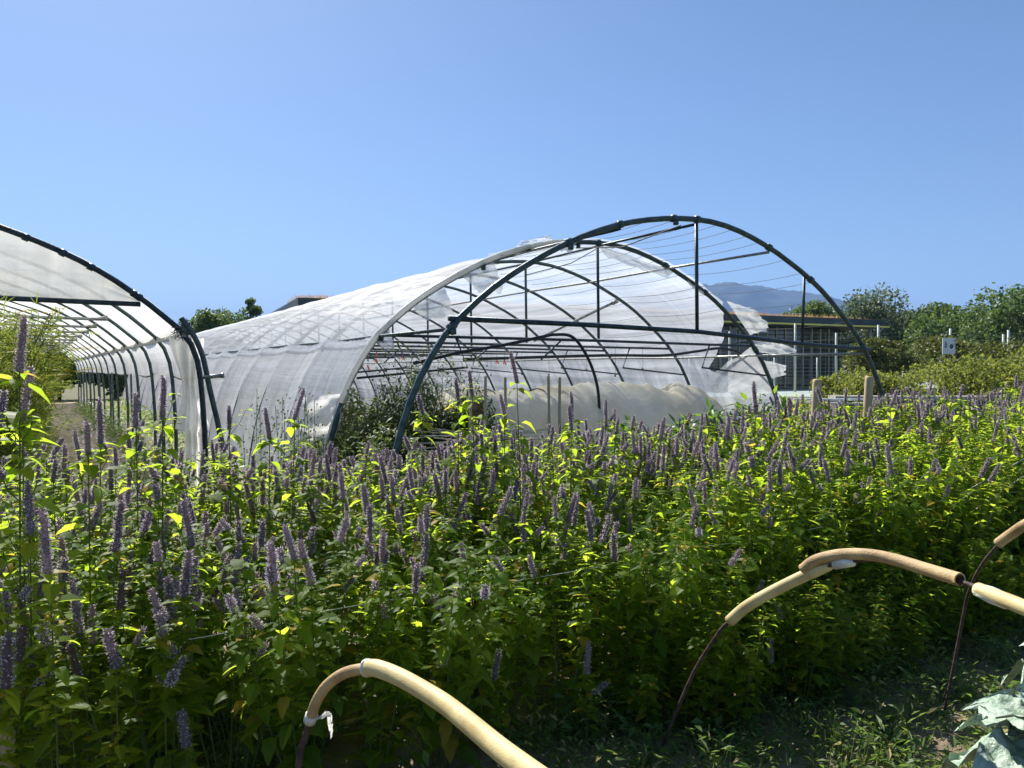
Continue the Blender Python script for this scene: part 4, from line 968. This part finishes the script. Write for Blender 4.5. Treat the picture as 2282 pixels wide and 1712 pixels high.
FN = [fennel(1, 1.75), fennel(2, 1.55), fennel(3, 1.3)]
fnl = ['yellow flowering fennel at the left edge, nearest the mint bed', 'yellow flowering fennel behind the tallest mint spike', 'yellow green fennel leaning over the soil path in the left tunnel', 'fennel clump in the middle of the left tunnel row',
       'fennel clump farther down the left tunnel row', 'small far fennel clump near the end of the soil path']
k = 0
fr_ = random.Random(9)
FS = [(-.55 - .9 * fr_.random() - (.15 if q % 2 else 0), 7.0 + 17 * (q / 39) ** 1.4, q % 3, fr_.uniform(1.0, 1.2) + (.18 if q < 16 else 0)) for q in range(40)]
for w, e, v, s in FS:
    o = bpy.data.objects.new('fennel_plant', FN[v]); col.objects.link(o); o.location = W(w, e, 0); o.scale = (s * 1.1, s * 1.1, s); o.rotation_euler = (0, 0, k * 2.1)
    grp = 'near' if e < 10 else 'middle' if e < 15 else 'far'
    tag(o, {'near': 'feathery yellow green fennel at the left edge, nearest the mint bed', 'middle': 'feathery fennel standing halfway in under the left tunnel hoops', 'far': 'distant fennel beside the end of the soil path in the left tunnel'}[grp], 'fennel', 'fennel row, %s part' % grp); k += 1
# dark far end of the left tunnel
# spindly stalks between the tunnels
m = MB(); rn = random.Random(12)
for i in range(16):
    b = W(rn.uniform(1.5, 2.3), rn.uniform(5.6, 8.6), 0); h = rn.uniform(.9, 1.4); t = b + Vector((rn.uniform(-.1, .1), 0, h)); m.tube([b, b.lerp(t, .5) + rv(.03), t], .003, 4)
    for k in range(22):
        q = b.lerp(t, rn.uniform(.5, 1)) + rv(.09); m.add([b.lerp(t, max(.4, (q.z) / h - .1)), q, q + Vector((.002, 0, .001))], [(0, 1, 2)]); m.quad(q, Vector((.007, 0, .003)), Vector((0, .004, .008)))
tag(m.build('seed_stalks', M['tomato'], None), 'spindly seed stalks standing between the two tunnels', 'weeds', None, 'stuff')

# ---------------------------------------------------------------- background: wall, court fences, building, trees
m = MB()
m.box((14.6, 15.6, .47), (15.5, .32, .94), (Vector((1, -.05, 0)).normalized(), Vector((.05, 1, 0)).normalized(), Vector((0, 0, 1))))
wl_ = m.build('concrete_wall', M['concrete_shade'], None, loc=(14.6, 15.6, 0)); tag(wl_, 'low old concrete wall running off to the right behind the flowers', 'wall')
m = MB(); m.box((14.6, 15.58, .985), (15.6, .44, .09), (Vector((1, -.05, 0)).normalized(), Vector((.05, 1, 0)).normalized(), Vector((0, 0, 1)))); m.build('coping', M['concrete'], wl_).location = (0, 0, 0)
wl_.children[0].data.transform(Matrix.Identity(4))
m = MB(); m.tube([(5.6, 14.9, 1.0), (7.35, 14.8, .99)], .02, 8); m.tube([(5.6, 14.9, .93), (7.35, 14.8, .92)], .02, 8)
for x in (5.7, 6.5, 7.3): m.tube([(x, 14.85, 0), (x, 14.85, 1.0)], .02, 6)
tag(m.build('pipe_rail', M['white'], None, loc=(5.7, 14.85, 0)), 'pale double pipe rail before the concrete wall, right of the tunnel', 'rail')
cf = empty('cold_frame', (10.6, 19.5, 0), 'pale glazed cold frame behind the concrete wall beside the pear bushes', 'cold frame')
m = MB(); a = [(10.15, 19.2, .0), (11.0, 19.4, .0), (11.0, 19.4, 1.12), (10.15, 19.2, 1.02)]; b = [(x, y + .6, z + (.12 if z else 0)) for x, y, z in a]
m.add(a + b, [(0, 1, 2, 3), (5, 4, 7, 6), (4, 0, 3, 7), (1, 5, 6, 2)]); m.build('frame_body', M['white'], cf)
m = MB(); m.add([Vector(a[3]) + Vector((-.05, -.05, .02)), Vector(a[2]) + Vector((.05, -.05, .02)), Vector(b[2]) + Vector((.05, 0, .02)), Vector(b[3]) + Vector((-.05, 0, .02))], [(0, 1, 2, 3)]); m.build('lid', M['film_clear'], cf)

def fence(name, label, pts, H, posts, nh, nv, r=.045, mesh_r=.006, mat='post', z0=.1):
    f = empty(name, (pts[0][0], pts[0][1], 0), label, 'fence'); a = Vector((*pts[0], 0)); b = Vector((*pts[1], 0)); L = (b - a).length
    for t, h in posts:
        m = MB(); p = a.lerp(b, t); m.tube([p, p + Vector((0, 0, h))], r, 8); m.build('post', M[mat], f, True)
    m = MB()
    for k in range(nh): z = z0 + (H - z0) * k / (nh - 1); m.tube([a + Vector((0, 0, z)), a.lerp(b, .5) + Vector((0, 0, z - .02)), b + Vector((0, 0, z))], mesh_r, 4)
    for k in range(nv): p = a.lerp(b, k / nv); m.tube([p + Vector((0, 0, z0)), p + Vector((0, 0, H))], mesh_r, 3)
    m.build('wire_mesh', M['wire_pale'], f); return f
def px_t(u, Y, x0, x1): return (((u - 512) / 750 * Y) - x0) / (x1 - x0)
fence('court_fence', 'tall wire court fence with pale posts in front of the glass building', ((14, 52), (50, 52)), 4.1,
      [(px_t(795, 52, 14, 50), 4.75), (px_t(836, 52, 14, 50), 4.1), (px_t(878, 52, 14, 50), 4.65), (px_t(889, 52, 14, 50), 3.6), (px_t(950, 52, 14, 50), 4.4), (px_t(1003, 52, 14, 50), 4.0), (px_t(1008, 52, 14, 50), 4.3), (.03, 4.2)], 16, 70, .085, .0045)
fence('low_fence', 'lower grey mesh fence along the court behind the tunnel', ((11, 46.5), (50, 45)), 2.25, [(i / 15, 2.3) for i in range(16)], 12, 80, .06, .004)
# white board with dark marks
sg = empty('sign_board', (26.0, 44.6, 0), 'white notice board with dark oval marks before the court fence', 'sign')
SY = 44.6; SX = 25.95; SZ = 2.97
m = MB(); m.box((SX, SY, SZ), (.74, .05, .95)); m.build('panel', M['white'], sg)
m = MB()
def ring(cx_, cz_, rx, rz, th_):
    vs_ = []; fs = []; n = 18
    for i in range(n):
        a = 2 * math.pi * i / n
        for q in (1, th_): vs_.append((SX + cx_ + math.cos(a) * rx * q, SY - .03, SZ + cz_ + math.sin(a) * rz * q))
    for i in range(n): j = (i + 1) % n; fs.append((2 * i, 2 * j, 2 * j + 1, 2 * i + 1))
    m.add(vs_, fs)
ring(-.19, .03, .08, .14, .45); ring(.15, -.03, .11, .14, .15)
for pts in (((-.28, .22), (-.2, .27), (-.12, .18)), ((.26, .33), (.33, .38), (.31, .24)), ((.27, .1), (.34, .16), (.31, .02))): m.add([(SX + a, SY - .03, SZ + b) for a, b in pts], [(0, 1, 2)])
m.build('marks', M['steel_dark'], sg)
for sx in (-.3, .3): m = MB(); m.tube([(SX + sx, SY + .06, 0), (SX + sx, SY + .06, 3.4)], .03, 6); m.build('leg', M['post'], sg)

# building with the grass roof
C0 = Vector((-12.9, 45.0, 0)); C1 = Vector((32.2, 65.5, 0)); fd = (C1 - C0).normalized(); bdv = Vector((-fd.y, fd.x, 0)); LEN = (C1 - C0).length
bld = empty('glass_building', C0, 'long low dark glass building under a dry grass roof with yellow trim', 'building')
def BP(s, d, z): return C0 + fd * s + bdv * d + Vector((0, 0, z))
bx = (fd, bdv, Vector((0, 0, 1)))
m = MB(); m.box(BP(LEN / 2, 12.2, 2.55), (LEN - 5, 20, 5.1), bx); m.build('wall', M['slat'], bld)
m = MB(); m.box(BP(LEN / 2, 2.16, 2.6), (LEN - 5.1, .06, 5.0), bx); m.build('glazing', M['glass'], bld)
m = MB(); m.box(BP(LEN / 2, 11.5, 5.55), (LEN, 24, .55), bx); m.build('roof', M['slate'], bld)
m = MB(); m.box(BP(LEN / 2, 11.4, 5.235), (LEN + .4, 24.2, .13), bx); m.build('yellow_trim', M['yellow'], bld)
m = MB(); m.box(BP(LEN / 2, 11.5, 5.17), (LEN - .2, 23.8, .05), bx); m.build('soffit', M['soffit'], bld)
m = MB(); rn = random.Random(8)
for i in range(int((LEN - 5) / 1.0)):
    m.box(BP(2.6 + i * 1.0, 2.08, 2.6), (.085, .10, 5.0), bx)
m.build('mullion', M['mullion'], bld)
m = MB()
for k in range(14): m.box(BP(LEN / 2, 2.09, .3 + k * .35), (LEN - 5.1, .05, .07), bx)
m.build('slat', M['slat'], bld)
for s in (LEN - .6, .8): m = MB(); m.tube([BP(s, .6, 0), BP(s, .6, 5.15)], .12, 10); m.build('column', M['post'], bld, True)
m = MB()
for i in range(9000):
    p = BP(rn.uniform(.1, LEN - 7 * rn.random()), rn.uniform(.1, 5), 5.8); hh = rn.uniform(.15, .5) * (1 + .5 * nz3(p.x * .3, p.y * .3)); q = p + Vector((rn.uniform(-.15, .15), rn.uniform(-.15, .15), hh)); s = Vector((.025, 0, 0)); m.add([p - s, p + s, q], [(0, 1, 2)])
m.box(BP(LEN / 2, 11.5, 5.84), (LEN - .6, 23.4, .07), bx)
m.build('roof_grass', M['drygrass'], bld)

def crown_mesh(seed, blobs, n, L, mat, ratio=.7):
    rn = random.Random(seed); m = MB(); wsum = [b[1] ** 2 for b in blobs]
    for i in range(n):
        c, r = rn.choices(blobs, wsum)[0]; d = rdir_(rn); rr = r * (1 - .5 * rn.random() ** 2.0); rr *= 1 + .45 * nz3(d.x * 2.6 + seed, d.y * 2.6, d.z * 2.6 + c[0]) + .2 * nz3(d.x * 7, d.y * 7, d.z * 7 + seed)
        p = Vector(c) + Vector((d.x, d.y, d.z * .85)) * rr; a = rdir_(rn); b = a.cross(rdir_(rn)).normalized(); l_ = L * rn.uniform(.5, 1.3)
        m.add([p - a * l_, p + b * l_ * ratio, p + a * l_, p - b * l_ * ratio], [(0, 1, 2, 3)])
    return m
def rdir_(rn):
    while True:
        v = Vector((rn.uniform(-1, 1), rn.uniform(-1, 1), rn.uniform(-1, 1)))
        if .05 < v.length < 1: return v.normalized()
def tree(x, y, H, rad, label, mat='tree', n=5200, L=.15, seed=1, nb=11, trunk=.25, group='trees on the skyline', low=.22, name='leafy_tree', cat='tree'):
    rn = random.Random(seed); r = empty(name, (x, y, 0), label, cat, group); blobs = [((0, 0, H * .62), rad * .62)]
    for i in range(nb):
        a = rn.uniform(0, 6.28); q = rn.uniform(.35, .85) * rad; z = H * rn.uniform(low + .12, .9); q *= 1.05 - abs(z / H - .55) * 1.1
        blobs.append(((math.cos(a) * q, math.sin(a) * q, z), rad * rn.uniform(.22, .42)))
    blobs.append(((rn.uniform(-.2, .2) * rad, 0, H - rad * .28), rad * .3))
    m = crown_mesh(seed, blobs, n, L, mat); m.v = [(v[0] + x, v[1] + y, v[2]) for v in m.v]; m.build('crown', M[mat], r)
    m = MB(); m.tube([(x, y, 0), (x + .05, y, H * .35), (x, y, H * .7)], [trunk, trunk * .7, trunk * .25], 8)
    for b in blobs[1:7]: m.tube([(x, y, H * .3), (x + b[0][0] * .5, y + b[0][1] * .5, (H * .35 + b[0][2]) / 2), (x + b[0][0], y + b[0][1], b[0][2])], [trunk * .4, trunk * .25, .03], 5)
    m.build('trunk', M['bark'], r, True); return r
def TX(u, Y): return (u - 512) / 750 * Y
def TZ(v, Y): return CAM_H + (369 - v) / 750 * Y
T = [(815, 300, 84, 4.2, 'tree', 'round dark tree just behind the middle of the grass roof'), (872, 295, 80, 5.6, 'tree_grey', 'wide pale grey green tree behind the grass roof right end'), (905, 309, 84, 3.2, 'tree_grey', 'thin topped pale tree right of the building end'),
     (928, 312, 76, 4.0, 'tree', 'mid height tree on the skyline, first right of the building'), (951, 303, 74, 4.0, 'tree', 'skyline tree behind the white notice board'), (975, 305, 78, 4.3, 'tree_grey', 'greyish skyline tree right of the notice board'),
     (997, 306, 70, 3.4, 'tree', 'skyline tree left of the tallest one at the right edge'), (1022, 288, 62, 5.0, 'tree', 'tallest tree, cut by the right edge of the photo'), (1060, 292, 66, 5, 'tree', 'hidden neighbour of the tallest tree beyond the right edge'),
     (840, 312, 90, 4.5, 'tree', 'low tree filling the skyline gap behind the roof'), (938, 322, 66, 4.0, 'tree', 'darker lower tree below the skyline right of the building'), (985, 322, 62, 4.0, 'tree', 'darker lower tree in front of the greyish skyline tree')]
for i, (u, v, Y, rad, mt, lab) in enumerate(T):
    if u > 1050: continue
    tree(TX(u, Y), Y, TZ(v, Y), rad, lab, mt, 7000, .17, 20 + i, low=.1)
for i, (u, v, Y, rad, lab) in enumerate(((865, 337, 43, 1.5, 'small olive tree left of the pair before the glass wall'), (893, 340, 44, 1.6, 'small olive tree right of the pair before the glass wall'), (930, 336, 48, 2.2, 'olive bushy tree behind the fence right of the building'), (958, 337, 46, 2.2, 'olive bushy tree left of the notice board'),
        (995, 341, 47, 2.2, 'olive bushy tree under the skyline trees at right'), (1020, 338, 45, 2.2, 'olive bushy tree behind the fence at the right edge'))):
    tree(TX(u, Y), Y, TZ(v, Y), rad, lab, 'tree_olive', 4200, .10, 50 + i, 12, .1, 'small trees behind the court fence', .05, 'small_tree')
for i, (u, v, Y, rad, mt, lab) in enumerate(((206, 310, 76, 3.0, 'tree', 'rounded tree behind the tunnels, left of the roof corner'), (228, 308, 82, 3.4, 'tree', 'rounded tree next to the roof corner behind the tunnels'), (191, 320, 76, 2.2, 'tree', 'low tree at the left end of the far group behind the tunnels'))):
    tree(TX(u, Y), Y, TZ(v, Y), rad, lab, mt, 6000, .15, 70 + i)
tree(TX(246, 86), 86, TZ(307, 86), 3.0, 'low rounded tree between the far group and the roof slope', 'tree', 5000, .16, 83)
tree(TX(252.5, 84), 84, TZ(298, 84), 1.6, 'small dark pointed tree above the roof slope at left', 'tree', 3600, .15, 80, 10, low=-.05)
for i, (dw, lab) in enumerate(((-4.5, 'dark hedge shrub at the far end of the left tunnel, hidden side'), (-1.8, 'dark hedge shrub closing the far end of the left tunnel'), (.8, 'dark hedge shrub where the soil path of the left tunnel ends'), (3.4, 'dark hedge shrub between the far ends of the two tunnels'))):
    p = WL(wr - 1.5 + dw, le + 3.5, 0); tree(p.x, p.y, 3.3, 2.1, lab, 'tree', 5500, .12, 120 + i, 14, .1, 'hedge behind the left tunnel', .0, 'hedge_shrub', 'shrub')
# pear bushes beyond the wall
for i, (u, v, Y, rad, lab) in enumerate(((862, 366, 19.5, 1.0, 'loose pear bush left of the near hoop, above the stakes'), (838, 372, 21, .8, 'low pear bush at the left end of the bush row'), (888, 372, 19, .9, 'low pear bush right behind the near hoop end'), (925, 368, 21, 1.3, 'olive pear bush behind the cold frame'),
        (955, 360, 19, 1.4, 'dense pear bush behind the concrete wall'), (985, 361, 20, 1.2, 'pear bush with loose top twigs beyond the wall'), (1008, 358, 18, 1.4, 'pear bush at the right edge beyond the wall'), (1035, 356, 19, 1.3, 'pear bush partly beyond the right edge'))):
    H = TZ(v, Y); tree(TX(u, Y), Y, H, rad, lab, 'pear', 3600, .045, 90 + i, 12, .04, 'pear bushes beyond the wall', .0, 'pear_bush', 'bush')

# bumblebees on two spikes
for (u, v, Y, lab) in ((757, 406, 4.12, 'bumblebee on the leaning spike before the torn film'), (580, 451, 3.6, 'bumblebee on a purple spike below the fleece')):
    b = empty('bumblebee', P3(u, v, Y), lab, 'bee'); m = MB(); o = b.location
    m.tube([o + Vector((-.009, 0, 0)), o + Vector((-.007, 0, 0)), o + Vector((-.002, 0, .001)), o + Vector((.004, 0, 0)), o + Vector((.008, 0, 0)), o + Vector((.010, 0, -.001))], [.001, .0045, .0055, .005, .004, .001], 10); m.build('body', M['bee'], b, True)
    for s in (-1, 1):
        m = MB(); m.add([o + Vector((0, 0, .005)), o + Vector((-.012, s * .008, .009)), o + Vector((-.014, s * .004, .009))], [(0, 1, 2)]); m.build('wing', M['film_clear'], b)

# ---------------------------------------------------------------- air
m = MB(); m.box((0, 3000, 349), (13000, 13000, 702)); hz = m.build('haze', [])
hm = bpy.data.materials.new('haze'); hm.use_nodes = True; hm.node_tree.nodes.clear()
ho = hm.node_tree.nodes.new('ShaderNodeOutputMaterial'); hv = hm.node_tree.nodes.new('ShaderNodeVolumePrincipled')
hv.inputs['Color'].default_value = (0.28, 0.50, 1.0, 1); hv.inputs['Density'].default_value = 0.00013; hv.inputs['Anisotropy'].default_value = 0.0
hm.node_tree.links.new(hv.outputs[0], ho.inputs['Volume']); hz.data.materials.append(hm); hz['kind'] = 'stuff'
